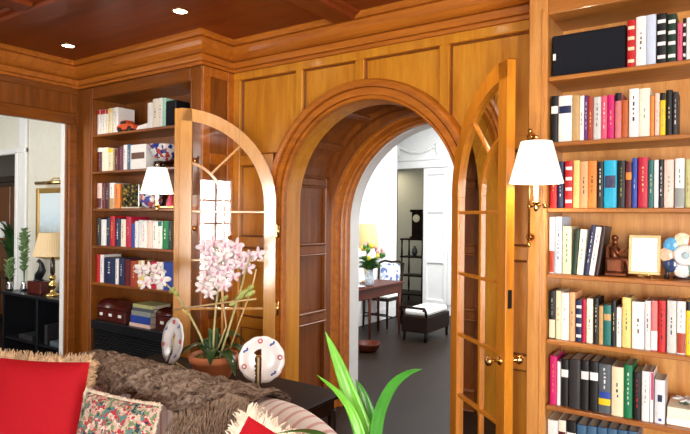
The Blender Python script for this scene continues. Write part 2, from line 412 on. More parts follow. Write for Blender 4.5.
# closed leaf of the double door in the hall's end wall
d3 = thing('door_3', (-3.94, 8.93, 0), 'white panelled door leaf standing closed at the end of the hall', 'door', kind='structure')
b = MB(); b.box(-4.39, -3.945, 8.955, 8.98, .01, 2.485); struct('door_panel', b, white, d3)
b = MB()
b.bev(-4.395, -4.32, 8.925, 8.96, .01, 2.485, .006); b.bev(-4.015, -3.94, 8.925, 8.96, .01, 2.485, .006)
for z0, z1 in ((.01, .24), (.86, .96), (1.72, 1.82), (2.37, 2.485)): b.bev(-4.32, -4.015, 8.925, 8.96, z0, z1, .006)
struct('door_frame', b, white, d3)
# room past the end wall
struct('wall_far_room', MB().box(-8, -2, 11.6, 11.7, 0, 3.4), beige)
struct('wall_far_room', MB().box(-3.3, -3.2, 9.05, 11.6, 0, 3.4), beige)
struct('ceiling', MB().box(-8, -2, 9.05, 11.7, 3.4, 3.5), white)
# living room beyond the left wall
struct('wall_living_room', MB().box(-6.86, -4.93, 3.42, 3.5, 0, 2.97), cream)
struct('wall_living_room', MB().box(-12, -6.86, 3.42, 3.5, 2.36, 2.97), cream)
b = MB(); b.box(-12, -7.6, -.7, -.6, 0, 2.97); b.box(-5.0, -4.99, -.7, -.6, 0, 2.97); b.box(-7.6, -5.0, -.7, -.6, 2.6, 2.97); b.box(-7.6, -5.0, -.7, -.6, 0, .9)
struct('wall_living_room', b, cream)
struct('wall_living_room', MB().box(-12, -11.9, -.6, 7, 0, 2.97), cream)
struct('ceiling', MB().box(-12, -4.99, -.7, 7, 2.97, 3.05), white)
window(5, -7.6, -5.0, .9, 2.6, -.65, 4, 3)  # unseen window added to go with the living room light
b = MB(); b.bev(-6.92, -6.86, 3.37, 3.52, 0, 2.36, .01); b.bev(-6.86, -6.70, 3.385, 3.42, 0, 2.86, .01); b.bev(-12, -6.70, 3.37, 3.42, 2.33, 2.40, .01)
b.sweep([(0, 2.80), (.02, 2.80), (.05, 2.86), (.10, 2.92), (.12, 2.97), (0, 2.97)], [(-12, 3.42), (-4.99, 3.42)])
struct('trim_%d' % k, b, white); k += 1
struct('wall_living_room', MB().box(-12, -6.2, 6.4, 6.5, 0, 2.97), greywall)

# ------------------------------------------------------------------ glazed arched doors folded back into the library
def leaf(i, H, e, side, woodm, label, W, apex):
    """H hinge point, e unit direction from hinge to free edge, side +1/-1 = side of the thickness"""
    ex, ey = e; nx, ny = -ey*side, ex*side
    M = Matrix(((ex, nx, 0, H[0]), (ey, ny, 0, H[1]), (0, 0, 1, 0), (0, 0, 0, 1)))
    T, rad, st = .045, W-.01, .088; zs = apex-rad
    d = thing('door_%d' % i, (H[0], H[1], 0), label, 'door', kind='structure')
    b = place(M)
    b.bev(.01, .01+st, 0, T, .01, zs, .003); b.bev(W-st, W, 0, T, .01, zs+rad-.002, .003)
    b.bev(.01+st, W-st, 0, T, .01, .27, .003)
    rows = []
    N = 26
    for q in range(N+1):
        a = R(180-90*q/N)
        rows.append([(W+r*math.cos(a), y, zs+r*math.sin(a)) for r, y in ((rad, 0), (rad, T), (rad-st, T), (rad-st, 0))])
    b.grid(rows, closed=True, smooth=False)
    struct('door_frame', b, woodm, d)
    b = place(M); mz = [1.655, 1.305, .955, .605]; xg0, xg1 = .01+st, W-st; ri = rad*.45; xm = W-ri
    for z in mz: b.bev(xg0-.002, xg1+.002, .010, .036, z-.009, z+.009, .003)
    b.bev(xm-.009, xm+.009, .009, .037, .268, zs, .003)
    rows = []
    for q in range(15):
        a = R(180-90*q/14*.93); rows.append([(W+r*math.cos(a), y, zs+r*math.sin(a)) for r, y in ((ri+.009, .010), (ri+.009, .036), (ri-.009, .036), (ri-.009, .010))])
    b.grid(rows, closed=True, smooth=False)
    a = R(135); b.X = M @ Matrix.Translation((W, 0, zs)) @ Matrix.Rotation(-a, 4, 'Y'); b.bev(ri, rad-st+.003, .011, .035, -.008, .008, .003)
    struct('muntins', b, woodm, d)
    b = place(M); pr = [(W-st+.004, .262), (.01+st-.004, .262), (.01+st-.004, zs)]
    for q in range(15):
        a = R(180-90*q/14*.93); pr.append((W+(rad-st+.004)*math.cos(a), zs+(rad-st+.004)*math.sin(a)))
    pr.append((W-st+.004, pr[-1][1]))
    b.add([(u, .022, z) for u, z in pr], [tuple(range(len(pr)))]); struct('glass_pane', b, glass, d)
    b = place(M)
    for z in (1.52, .95, .22): b.tube([(-.004, -.004 if side < 0 else -.004, z-.05), (-.004, -.004, z+.05)], .011, 8); b.bev(-.01, .03, -.003, .001, z-.045, z+.045, .001)
    struct('hinge', b, brass, d)
    return M, d, W, T, zs, rad
ML, dl, W, T, zs, rad = leaf(1, (-2.757, 3.205), (-.775, -.632), 1, lf_w, 'left glazed arched wooden door leaf folded back behind the pink orchid', .700, 2.395)
b = place(ML); b.bev(W-.002, W+.04, -.018, .030, .01, zs+rad, .006); struct('astragal', b, lf_w, dl)
b = place(ML); b.ball((W-.075, -.012, 2.25), .011, n=8); struct('bolt_knob', b, plain('polished_chrome', (.9, .9, .9), .15, 1), dl)
MR, dr, W, T, zs, rad = leaf(2, (-1.345, 3.195), (.729, -.684), -1, lf_r, 'right glazed arched wooden door leaf standing open beside the right bookcase', .66, 2.395)
for sgn, y0 in ((-1, 0), (1, T)):
    b = place(MR); zk = .93; u = W-.05
    b.lathe([(.024, 0), (.024, sgn*.006), (.012, sgn*.012)], (u, y0, zk), 16, axis='y')
    b.lathe([(.009, sgn*.008), (.009, sgn*.035), (.018, sgn*.042), (.026, sgn*.055), (.024, sgn*.068), (.012, sgn*.076), (0, sgn*.077)], (u, y0, zk), 16, axis='y')
    struct('door_handle', b, brass, dr)
b = place(MR); b.box(W-.001, W+.002, .012, .033, 1.19, 1.28); struct('lock_plate', b, iron, dr)

# ------------------------------------------------------------------ built-in bookcases
RZ = [2.339-.33*q for q in range(7)]; LZ = [2.335-.326*q for q in range(5)]
def bookcase(x0, x1, i0, i1, shelves, ztop, wu, wl, label, side_wood):
    t = thing('bookcase', ((x0+x1)/2, 3.1, 0), label, 'bookcase')
    b = MB(); b.box(x0, i0-.001, 2.966, 3.288, 0, 2.755); b.build('side_panel', side_wood, t)
    b = MB(); b.box(i1+.001, x1, 2.966, 3.288, 0, 2.755); b.build('side_panel', side_wood, t)
    MB().box(i0, i1, 3.262, 3.288, .1, ztop+.05).build('back_panel', wu, t)
    MB().box(i0, i1, 2.966, 3.26, ztop, ztop+.02).build('top_panel', wl, t)
    MB().bev(i0, i1, 2.945, 2.966, ztop, 2.755, .005).build('top_rail', wl, t)
    b = MB(); b.bev(x0, i0, 2.945, 2.966, 0, 2.755, .006); b.bev(i0-.03, i0-.018, 2.937, 2.947, 0, ztop+.03, .003); b.build('stile', wu, t)
    b = MB(); b.bev(i1, x1, 2.945, 2.966, 0, 2.755, .006); b.bev(i1+.018, i1+.03, 2.937, 2.947, 0, ztop+.03, .003); b.build('stile', wu, t)
    for z in shelves:
        MB().bev(i0+.001, i1-.001, 2.955, 3.26, z-.023, z-.001, .004).build('shelf', wl, t)
    return t
sh_wr = wood('shelf_wood_lit', (.46, .17, .032), (.70, .35, .10), 'x'); sh_wz = wood('case_wood_lit', (.46, .16, .028), (.72, .36, .10), 'z')  # paler copies of the wood, window light from the right painted in
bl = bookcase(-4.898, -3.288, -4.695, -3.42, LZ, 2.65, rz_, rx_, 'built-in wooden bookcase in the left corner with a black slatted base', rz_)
b = MB(); b.bev(-4.694, -3.421, 2.95, 3.25, .62, .696, .004); b.build('shelf', black, bl, label='black counter shelf above the slatted base')
b = MB(); b.box(-4.694, -3.421, 2.99, 3.0, .1, .62)
for q in range(24): b.bev(-4.694, -3.421, 2.966, 2.992, .11+q*.021, .122+q*.021, .003)
b.build('slatted_panel', black, bl)
b = MB(); b.box(-4.694, -3.421, 2.966, 3.25, 0, .1); b.build('plinth', rx_, bl)
for z0, z1 in ((2.02, 2.10), (1.385, 1.465), (.76, .84)): pass
b = MB()
for z0, z1 in ((2.68, 2.75), (2.02, 2.10), (1.385, 1.465), (.76, .84), (0, .2)): b.bev(-3.288, -3.272, 3.02, 3.20, z0, z1, .004)
b.bev(-3.288, -3.272, 2.946, 3.02, 0, 2.75, .004); b.bev(-3.288, -3.272, 3.20, 3.268, 0, 2.75, .004)
b.build('side_frame', kw, bl)
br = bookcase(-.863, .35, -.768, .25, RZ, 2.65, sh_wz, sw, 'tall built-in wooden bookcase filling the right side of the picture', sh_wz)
MB().box(-.767, .249, 2.966, 3.25, 0, .1).build('plinth', sh_wr, br)
# ------------------------------------------------------------------ books
COLS = {'red': (196,30,34), 'cream': (238,226,190), 'white': (244,243,240), 'paleblue': (205,219,240), 'black': (18,18,20), 'darkgreen': (22,52,36), 'pink': (226,90,120),
 'navy': (24,36,78), 'tan': (196,160,104), 'purple': (98,36,112), 'brick': (170,66,44), 'lightgrey': (206,210,208), 'magenta': (204,28,110), 'rose': (216,120,120),
 'orangebrown': (190,96,40), 'ivory': (246,240,220), 'orange': (236,140,56), 'palepink': (244,210,198), 'yellow': (250,206,30), 'charcoal': (44,42,44), 'butter': (240,214,130),
 'peach': (240,176,124), 'cyan': (22,176,216), 'maroon': (92,16,26), 'blue': (40,72,168), 'crimson': (190,24,60), 'teal': (30,110,106), 'sage': (190,190,130), 'grey': (150,156,152),
 'green': (20,122,76), 'darkbrown': (44,24,18), 'palegrey': (224,228,232), 'slate': (84,92,100), 'steelblue': (64,104,138), 'mint': (170,226,200), 'plum': (92,34,60), 'wine': (70,10,24),
 'olive': (150,160,60), 'brown': (100,60,40)}
NAMES = {'paleblue': 'pale blue', 'darkgreen': 'dark green', 'brick': 'brick red', 'lightgrey': 'light grey', 'orangebrown': 'orange brown', 'palepink': 'pale pink', 'butter': 'butter yellow',
 'crimson': 'crimson', 'sage': 'olive cream', 'darkbrown': 'dark brown', 'palegrey': 'pale grey', 'slate': 'slate grey', 'steelblue': 'steel blue', 'mint': 'mint green', 'wine': 'wine red', 'cyan': 'bright cyan'}
nm = lambda c: NAMES.get(c, c)
BM = {}
def bmat(c):
    if c not in BM: BM[c] = plain('book_cover_'+c, srgb(*COLS[c]), .45, var=.06, scale=60)
    return BM[c]
pages_m = plain('paper_pages', (.78, .72, .58), .9, var=.08, scale=200)
dark_pages = plain('tinted_page_edges', (.30, .28, .26), .9, var=.1, scale=200)
gold_m = plain('gilt_print', (.72, .52, .20), .4, .5)
blue_pic = plain('dark_picture', (.05, .05, .12), .5, var=.5, scale=60)
def ordn(n): return ['first', 'second', 'third', 'fourth', 'fifth', 'sixth', 'seventh', 'eighth', 'ninth', 'tenth', 'eleventh', 'twelfth'][n]
STY = {1: 'with {i} band', 2: 'with {i} title', 3: 'with {i} bands', 4: 'with {i} top', 5: 'with {i} picture', 6: 'with {i} lower spine', 7: 'with blue and yellow labels', 8: 'with {i} corner', 9: 'with {i} mark', 10: ''}
def make_book(x, z, w, h, yf, dep, c, ink, style, label, group, lean=0):
    t = thing('book', (x+w/2, yf+dep/2, z), label, 'book', group)
    M = None
    if lean: M = Matrix.Translation((x+w, 0, z)) @ Matrix.Rotation(lean, 4, 'Y') @ Matrix.Translation((-x-w, 0, -z))
    b = MB(); b.X = M; bt = .0025 if w > .02 else .0015; sp = min(.006, w*.2)
    b.box(x, x+bt, yf+sp, yf+dep, z, z+h); b.box(x+w-bt, x+w, yf+sp, yf+dep, z, z+h)
    rows = []
    N = 6
    for zz in (z, z+h):
        rows.append([(x+w/2-w/2*math.cos(math.pi*q/N), yf+sp-sp*math.sin(math.pi*q/N), zz) for q in range(N+1)] + [(x+w-bt, yf+sp+.003, zz), (x+bt, yf+sp+.003, zz)])
    b.grid(rows, closed=True, smooth=False)
    n = N+3; o = len(b.v)-2*n; b.f += [[o+i for i in range(n)], [o+n+i for i in range(n)][::-1]]; b.sm += [False, False]
    b.build('cover', bmat(c), t)
    b = MB(); b.X = M; b.box(x+bt, x+w-bt, yf+sp+.003, yf+dep-.004, z+.003, z+h-.004)
    b.build('pages', dark_pages if c in ('black', 'charcoal', 'navy', 'slate') and rnd.random() < .5 else pages_m, t)
    def patch(name, u0, u1, v0, v1, mt, off=.0006):
        b = MB(); b.X = M; rows = []
        for zz in (z+h*v0, z+h*v1):
            row = []
            for q in range(N+1):
                u = u0+(u1-u0)*q/N; a = math.acos(max(-1, min(1, 1-2*u)))
                row.append((x+w*u, yf+sp-sp*math.sin(a)-off, zz))
            rows.append(row)
        b.grid(rows, smooth=False); b.build(name, mt, t)
    im = bmat(ink) if ink in COLS else gold_m
    def marks(mt, v0, v1, u0=.40, u1=.60):
        b = MB(); b.X = M; v = v0
        while v < v1:
            l = .006+rnd.random()*.014; 
            uu0 = u0+rnd.random()*.08; uu1 = u1-rnd.random()*.08
            rows = []
            for zz in (z+h*v, z+min(h*v+l, h*v1)):
                rows.append([(x+w*u, yf+sp-sp*math.sin(math.acos(1-2*u))-.0008, zz) for u in (uu0, (uu0+uu1)/2, uu1)])
            b.grid(rows, smooth=False); v += (l+.006+rnd.random()*.008)/h
        b.build('spine_title', mt, t)
    if style == 1: patch('spine_label', .04, .96, .62, .78, im)
    elif style == 2: marks(im, .25, .85)
    elif style == 3:
        for v in (.14, .40, .62, .84): patch('spine_band', .12, .88, v-.035, v+.035, im)
    elif style == 4: patch('spine_label', .01, .99, .82, .995, im); marks(bmat('grey'), .2, .7)
    elif style == 5: patch('spine_picture', .08, .92, .42, .68, blue_pic if ink == 'darkpicture' else im)
    elif style == 6: patch('spine_picture', .03, .97, .02, .40, im); marks(bmat('grey'), .5, .85)
    elif style == 7:
        patch('spine_label', .02, .98, .17, .30, bmat('yellow')); patch('spine_label', .1, .98, .31, .44, bmat('blue')); marks(bmat('palegrey'), .5, .92)
    elif style == 8: patch('spine_label', .35, .99, .45, .99, im)
    elif style == 9: patch('spine_mark', .3, .75, .5, .66, im); patch('spine_mark', .4, .7, .06, .12, bmat('blue'))
    elif w > .018 and rnd.random() < .8:
        lt = sum(COLS[c]) > 420
        marks(bmat(rnd.choice(['grey', 'brown', 'navy', 'brick']) if lt else rnd.choice(['cream', 'butter', 'palegrey'])), .3 + rnd.random()*.1, .62+rnd.random()*.25)
    return t
SHN = {'R1': 'top', 'R2': 'second', 'R3': 'third', 'R4': 'fourth', 'R5': 'fifth', 'R6': 'sixth', 'R7': 'lowest', 'L1': 'top', 'L2': 'second', 'L3': 'third', 'L4': 'fourth', 'L5': 'fifth'}
ROWS = {
 'R1': (2.339, [
  (-0.762, 0.35, 0.214, 'speaker'),
  (-0.413, 0.037, 0.225, 'red', 'cream', 3),
  (-0.376, 0.045, 0.235, 'white'),
  (-0.331, 0.04, 0.236, 'paleblue'),
  (-0.291, 0.044, 0.234, 'black', 'white', 3),
  (-0.247, 0.039, 0.224, 'darkgreen', 'white', 3),
  (-0.206, 0.021, 0.176, 'pink'),
  (-0.185, 0.014, 0.195, 'black', 'white', 3),
  (-0.171, 0.015, 0.194, 'white'),
  (-0.155, 0.023, 0.192, 'black')]),
 'R2': (2.009, [
  (-0.76, 0.036, 0.237, 'black', 'white', 1),
  (-0.723, 0.065, 0.232, 'white', 'navy', 1),
  (-0.658, 0.036, 0.229, 'tan'),
  (-0.622, 0.021, 0.223, 'white'),
  (-0.601, 0.017, 0.224, 'purple', 'white', 2),
  (-0.584, 0.025, 0.213, 'brick'),
  (-0.559, 0.036, 0.21, 'lightgrey'),
  (-0.523, 0.027, 0.211, 'pink', 'white', 2),
  (-0.496, 0.031, 0.213, 'magenta'),
  (-0.463, 0.03, 0.22, 'rose', 'black', 4),
  (-0.433, 0.028, 0.181, 'orangebrown'),
  (-0.403, 0.043, 0.231, 'white'),
  (-0.36, 0.046, 0.228, 'ivory'),
  (-0.313, 0.018, 0.189, 'orange'),
  (-0.294, 0.02, 0.199, 'palepink'),
  (-0.273, 0.023, 0.199, 'yellow', 'black', 4),
  (-0.249, 0.026, 0.208, 'black'),
  (-0.223, 0.022, 0.198, 'charcoal', 'white', 2)]),
 'R3': (1.679, [
  (-0.762, 0.035, 0.225, 'red'),
  (-0.727, 0.032, 0.234, 'navy', 'white', 2),
  (-0.691, 0.041, 0.236, 'red', 'white', 3),
  (-0.65, 0.031, 0.236, 'butter'),
  (-0.619, 0.038, 0.229, 'peach'),
  (-0.581, 0.04, 0.23, 'orange'),
  (-0.54, 0.029, 0.225, 'black', 'white', 2),
  (-0.51, 0.058, 0.229, 'cyan', 'darkpicture', 5),
  (-0.45, 0.035, 0.226, 'black', 'olive', 2),
  (-0.415, 0.028, 0.216, 'maroon', 'orange', 1),
  (-0.386, 0.022, 0.234, 'blue'),
  (-0.362, 0.043, 0.237, 'crimson'),
  (-0.318, 0.022, 0.222, 'teal'),
  (-0.295, 0.019, 0.221, 'white'),
  (-0.276, 0.02, 0.223, 'black', 'white', 2),
  (-0.255, 0.04, 0.219, 'palepink'),
  (-0.212, 0.039, 0.224, 'white', 'grey', 6),
  (-0.171, 0.022, 0.218, 'sage'),
  (-0.149, 0.022, 0.207, 'navy')]),
 'R4': (1.349, [
  (-0.772, 0.035, 0.285, 'white', 'brick', 6),
  (-0.735, 0.034, 0.287, 'paleblue', 'navy', 2),
  (-0.699, 0.043, 0.239, 'cream', 'green', 2),
  (-0.642, 0.023, 0.224, 'darkgreen'),
  (-0.619, 0.032, 0.225, 'ivory'),
  (-0.586, 0.023, 0.247, 'navy', 'white', 2),
  (-0.562, 0.025, 0.238, 'white', 'navy', 2),
  (-0.535, 0.019, 0.242, 'darkbrown')]),
 'R5': (1.019, [
  (-0.762, 0.032, 0.241, 'black', 'cream', 6),
  (-0.729, 0.026, 0.244, 'cream'),
  (-0.703, 0.039, 0.237, 'white'),
  (-0.662, 0.027, 0.243, 'peach'),
  (-0.634, 0.032, 0.206, 'navy', 'white', 3),
  (-0.602, 0.018, 0.213, 'crimson'),
  (-0.583, 0.03, 0.218, 'ivory'),
  (-0.551, 0.024, 0.224, 'black', 'cream', 2),
  (-0.526, 0.02, 0.188, 'tan'),
  (-0.506, 0.036, 0.194, 'teal', 'tan', 1),
  (-0.47, 0.021, 0.217, 'black'),
  (-0.448, 0.022, 0.188, 'white'),
  (-0.424, 0.038, 0.237, 'butter'),
  (-0.383, 0.054, 0.221, 'white'),
  (-0.328, 0.025, 0.23, 'palegrey'),
  (-0.303, 0.028, 0.232, 'rose', 'white', 6),
  (-0.274, 0.032, 0.235, 'red', 'black', 2),
  (-0.239, 0.039, 0.238, 'lightgrey'),
  (-0.199, 0.035, 0.239, 'white', 'brick', 6),
  (-0.163, 0.023, 0.244, 'yellow', 'black', 4)]),
 'R6': (0.689, [
  (-0.754, 0.035, 0.244, 'magenta', 'orange', 2),
  (-0.718, 0.016, 0.22, 'white'),
  (-0.701, 0.037, 0.235, 'black', 'white', 1),
  (-0.661, 0.054, 0.242, 'charcoal'),
  (-0.606, 0.038, 0.244, 'black', 'white', 1),
  (-0.567, 0.041, 0.244, 'black', 'white', 1),
  (-0.526, 0.056, 0.239, 'slate', 'yellow', 7),
  (-0.468, 0.053, 0.234, 'cream'),
  (-0.414, 0.037, 0.251, 'green', 'white', 2),
  (-0.376, 0.036, 0.221, 'black', 'red', 2),
  (-0.339, 0.033, 0.232, 'white'),
  (-0.305, 0.015, 0.231, 'white', 'magenta', 8),
  (-0.286, 0.043, 0.201, 'palegrey', 'navy', 9)]),
 'R7': (0.359, [
  (-0.767, 0.053, 0.25, 'white'),
  (-0.712, 0.038, 0.259, 'ivory', 'maroon', 1),
  (-0.672, 0.049, 0.266, 'black', 'white', 1),
  (-0.623, 0.046, 0.255, 'steelblue'),
  (-0.576, 0.045, 0.258, 'steelblue'),
  (-0.529, 0.045, 0.262, 'steelblue'),
  (-0.484, 0.044, 0.265, 'steelblue'),
  (-0.439, 0.043, 0.268, 'steelblue'),
  (-0.395, 0.042, 0.272, 'steelblue')]),
 'L1': (2.335, [
  (-4.724, 0.039, 0.224, 'white', 'red', 4),
  (-4.685, 0.039, 0.222, 'white', 'red', 4),
  (-4.644, 0.041, 0.222, 'white', 'brick', 4),
  (-4.603, 0.038, 0.219, 'ivory', 'red', 4),
  (-4.555, 0.057, 0.224, 'cream', 'butter', 4),
  (-4.489, 0.074, 0.223, 'white'),
  (-4.002, 0.062, 0.215, 'white'),
  (-3.937, 0.076, 0.239, 'ivory'),
  (-3.858, 0.05, 0.24, 'white'),
  (-3.805, 0.044, 0.234, 'mint'),
  (-3.761, 0.121, 0.206, 'black-box')]),
 'L2': (2.009, [
  (-4.734, 0.076, 0.215, 'maroon', 'white', 4),
  (-4.655, 0.095, 0.21, 'ivory'),
  (-4.56, 0.077, 0.198, 'cream', 'yellow', 4),
  (-4.459, 0.056, 0.187, 'maroon'),
  (-4.399, 0.066, 0.207, 'plum', 'pink', 2),
  (-4.329, 0.054, 0.215, 'white', 'blue', 2),
  (-4.271, 0.046, 0.219, 'steelblue'),
  (-4.222, 0.221, 0.207, 'white', 'brown', 5)]),
 'L3': (1.683, [
  (-4.748, 0.079, 0.226, 'palepink', 'maroon', 6),
  (-4.666, 0.057, 0.224, 'maroon'),
  (-4.607, 0.061, 0.225, 'wine'),
  (-4.54, 0.073, 0.223, 'white', 'tan', 6),
  (-4.464, 0.091, 0.21, 'orange', 'red', 2),
  (-4.341, 0.259, 0.212, 'black-box')]),
 'L4': (1.357, [
  (-4.766, 0.072, 0.243, 'charcoal'),
  (-4.69, 0.079, 0.229, 'white'),
  (-4.607, 0.053, 0.245, 'navy'),
  (-4.549, 0.073, 0.26, 'red', 'butter', 2),
  (-4.472, 0.079, 0.241, 'navy', 'white', 2),
  (-4.389, 0.074, 0.234, 'ivory'),
  (-4.311, 0.084, 0.256, 'crimson'),
  (-4.223, 0.045, 0.201, 'blue'),
  (-4.174, 0.041, 0.22, 'white'),
  (-4.13, 0.044, 0.23, 'palegrey'),
  (-4.082, 0.076, 0.226, 'white', 'pink', 2),
  (-4.002, 0.068, 0.226, 'palepink'),
  (-3.93, 0.067, 0.223, 'white'),
  (-3.86, 0.055, 0.223, 'white', 'teal', 4),
  (-3.798, 0.081, 0.224, 'green'),
  (-3.714, 0.053, 0.221, 'charcoal')]),
 'L5': (1.031, [
  (-4.697, 0.054, 0.245, 'red', 'black', 2),
  (-4.639, 0.054, 0.243, 'white'),
  (-4.581, 0.165, 0.221, 'navy'),
  (-4.411, 0.043, 0.219, 'white', 'blue', 2),
  (-4.364, 0.077, 0.227, 'navy'),
  (-4.283, 0.072, 0.221, 'maroon'),
  (-4.207, 0.101, 0.212, 'brick'),
  (-4.102, 0.087, 0.217, 'butter'),
  (-4.011, 0.075, 0.216, 'maroon'),
  (-3.933, 0.074, 0.22, 'crimson'),
  (-3.855, 0.082, 0.22, 'white', 'blue', 2),
  (-3.77, 0.134, 0.221, 'blue')]),
}
LEAN = {('R4', 3): 4.5, ('R4', 4): 4.5, ('R4', 5): 8, ('R4', 6): 8, ('R4', 7): 8, ('L2', 4): 0}
items = []
for key, (z, rows) in ROWS.items():
    side = 'right' if key[0] == 'R' else 'left'; nb = []
    for i, r in enumerate(rows):
        x, w_, h = r[:3]; c = r[3]; ink = r[4] if len(r) > 4 else None; st = r[5] if len(r) > 5 else 10
        if c in ('speaker', 'black-box'): nb.append((None, 'black box')); continue
        kind = 'volume' if c == 'steelblue' else 'book'
        extra = STY[st].format(i=nm(ink) if ink and ink != 'darkpicture' else 'dark')
        nb.append((f"{nm(c)} {kind} {extra}".strip(), nm(c)))
    descs = [n[0] for n in nb]
    # what stands beside each one
    for i, r in enumerate(rows):
        if nb[i][0] is None: continue
        d = nb[i][0]; where = f"on {SHN[key]} shelf of {side} bookcase"
        same = [q for q in range(len(rows)) if descs[q] == d]
        if len(same) == 1: lab = f"{d} {where}"
        else: lab = f"{ordn(same.index(i))} {d} from the left {where}"
        x, w_, h = r[:3]; c = r[3]; ink = r[4] if len(r) > 4 else None; st = r[5] if len(r) > 5 else 10
        dep = min(.235, max(.12, h*.72)) + (rnd.random()-.5)*.02
        yf = (2.985 if side == 'right' else 2.99) + (rnd.random()-.5)*.006
        if side == 'left' and rows[0][0] < -4.690:
            xe = rows[-1][0]+rows[-1][1]; kf = (xe+4.690)/(xe-rows[0][0]); x = xe-(xe-x)*kf; w_ *= kf
        if side == 'right' and x < -.764: w_ -= (-.764-x); x = -.764
        wn = w_-.0014; ln = LEAN.get((key, i), 0)
        x = x - .5*h*math.sin(R(ln)) + ((-.020 if i > 2 else 0) if key == 'R4' else 0)
        items.append([key, i, x, z, wn, h-.001, yf, dep, c, ink, st, lab, f"books on the {SHN[key]} shelf of the {side} bookcase", R(ln)])
# leaning rows: keep neighbours from cutting into each other
def fixlean(key, idx):
    L = [it for it in items if it[0] == key and it[1] in idx]
    for a, b_ in zip(L, L[1:]):
        need = a[2]+a[4]+.0022 + (b_[4]/math.cos(b_[13])-b_[4])
        if b_[2] < need: b_[2] = need
        if b_[13] > a[13]: b_[2] = max(b_[2], need)
fixlean('R4', [0, 1, 2, 3, 4, 5, 6, 7])
for it in items:
    make_book(it[2], it[3], it[4], it[5], it[6], it[7], it[8], it[9], it[10], it[11], it[12], it[13])
# ------------------------------------------------------------------ other things on the right bookcase
def speaker(x, z, w_, h, label, badge=True):
    t = thing('speaker', (x+w_/2, 3.1, z), label, 'speaker')
    MB().bev(x, x+w_, 2.995, 3.20, z, z+h, .006).build('cabinet', black, t)
    MB().bev(x+.006, x+w_-.006, 2.986, 2.996, z+.006, z+h-.006, .004).build('grille', plain('speaker_cloth', (.006, .008, .014), .95, var=.4, scale=300), t)
    if badge:
        b = MB(); b.bev(x+.008, x+.022, 2.983, 2.9865, z+.085, z+.118, .001); b.build('badge', bmat('white'), t)
speaker(-.760, 2.339, .343, .212, 'long black speaker box lying at the left of the right bookcase top shelf')
speaker(-3.757, 2.335, .115, .206, 'black speaker box at the right end of the left bookcase top shelf', False)

bronze = plain('bronze', (.20, .062, .026), .3, .55, var=.35, scale=30)
def skin(name, pts, edges, rads, mat, parent, sub=2):
    o0 = wloc(parent) if parent else Vector((0, 0, 0))
    me = bpy.data.meshes.new(name); me.from_pydata([tuple(Vector(p)-o0) for p in pts], edges, []); me.update()
    o = bpy.data.objects.new(name, me); col.objects.link(o); o.parent = parent
    sk = o.modifiers.new('skin', 'SKIN'); sd = o.modifiers.new('subd', 'SUBSURF'); sd.levels = sub; sd.render_levels = sub
    if not me.skin_vertices: me.skin_vertices.new() if hasattr(me.skin_vertices, 'new') else None
    sv = me.skin_vertices[0].data if me.skin_vertices else None
    if sv:
        for i, r_ in enumerate(rads): sv[i].radius = (r_, r_) if not isinstance(r_, tuple) else r_
        sv[0].use_root = True
    me.materials.append(mat); sk.use_smooth_shade = True
    return o
# bronze bookend: a figure seated in an armchair, reading
zb = 1.3495
t = thing('figurine', (-.465, 3.09, zb), 'dark bronze bookend figurine of a reader seated in an armchair', 'figurine')
b = MB(); b.bev(-.510, -.414, 3.02, 3.16, zb, zb+.016, .004); b.build('plinth', bronze, t)
b = MB(); b.bev(-.508, -.492, 3.03, 3.15, zb+.016, zb+.150, .010); b.bev(-.508, -.43, 3.03, 3.15, zb+.016, zb+.058, .008)
b.bev(-.506, -.428, 3.02, 3.045, zb+.016, zb+.088, .010); b.bev(-.506, -.428, 3.135, 3.16, zb+.016, zb+.088, .010)
b.build('armchair', bronze, t, bevel=.003)
P = [(-.480, 3.09, zb+.072), (-.482, 3.09, zb+.105), (-.476, 3.09, zb+.140), (-.472, 3.09, zb+.156), (-.470, 3.09, zb+.176),
     (-.474, 3.058, zb+.138), (-.455, 3.050, zb+.108), (-.430, 3.070, zb+.118), (-.474, 3.122, zb+.138), (-.455, 3.130, zb+.108), (-.430, 3.110, zb+.118),
     (-.445, 3.072, zb+.076), (-.415, 3.070, zb+.078), (-.410, 3.070, zb+.026), (-.408, 3.070, zb+.022), (-.445, 3.108, zb+.076), (-.415, 3.110, zb+.078), (-.410, 3.110, zb+.026), (-.408, 3.110, zb+.022)]
E_ = [(0,1),(1,2),(2,3),(3,4),(2,5),(5,6),(6,7),(2,8),(8,9),(9,10),(0,11),(11,12),(12,13),(13,14),(0,15),(15,16),(16,17),(17,18)]
skin('body', P, E_, [.024,.024,.022,.009,.018,.011,.009,.006,.011,.009,.006,.015,.012,.009,.007,.015,.012,.009,.007], bronze, t)
b = MB(); b.X = TR(-.434, 3.09, zb+.122, 0, 0, R(-28)); b.bev(-.022, .022, -.035, -.001, 0, .006, .001); b.bev(-.022, .022, .001, .035, 0, .006, .001); b.build('open_book', bronze, t)
b = MB(); b.ball((-.4735, 3.09, zb+.184), .017, .016, .014, 10); b.build('hair', bronze, t)

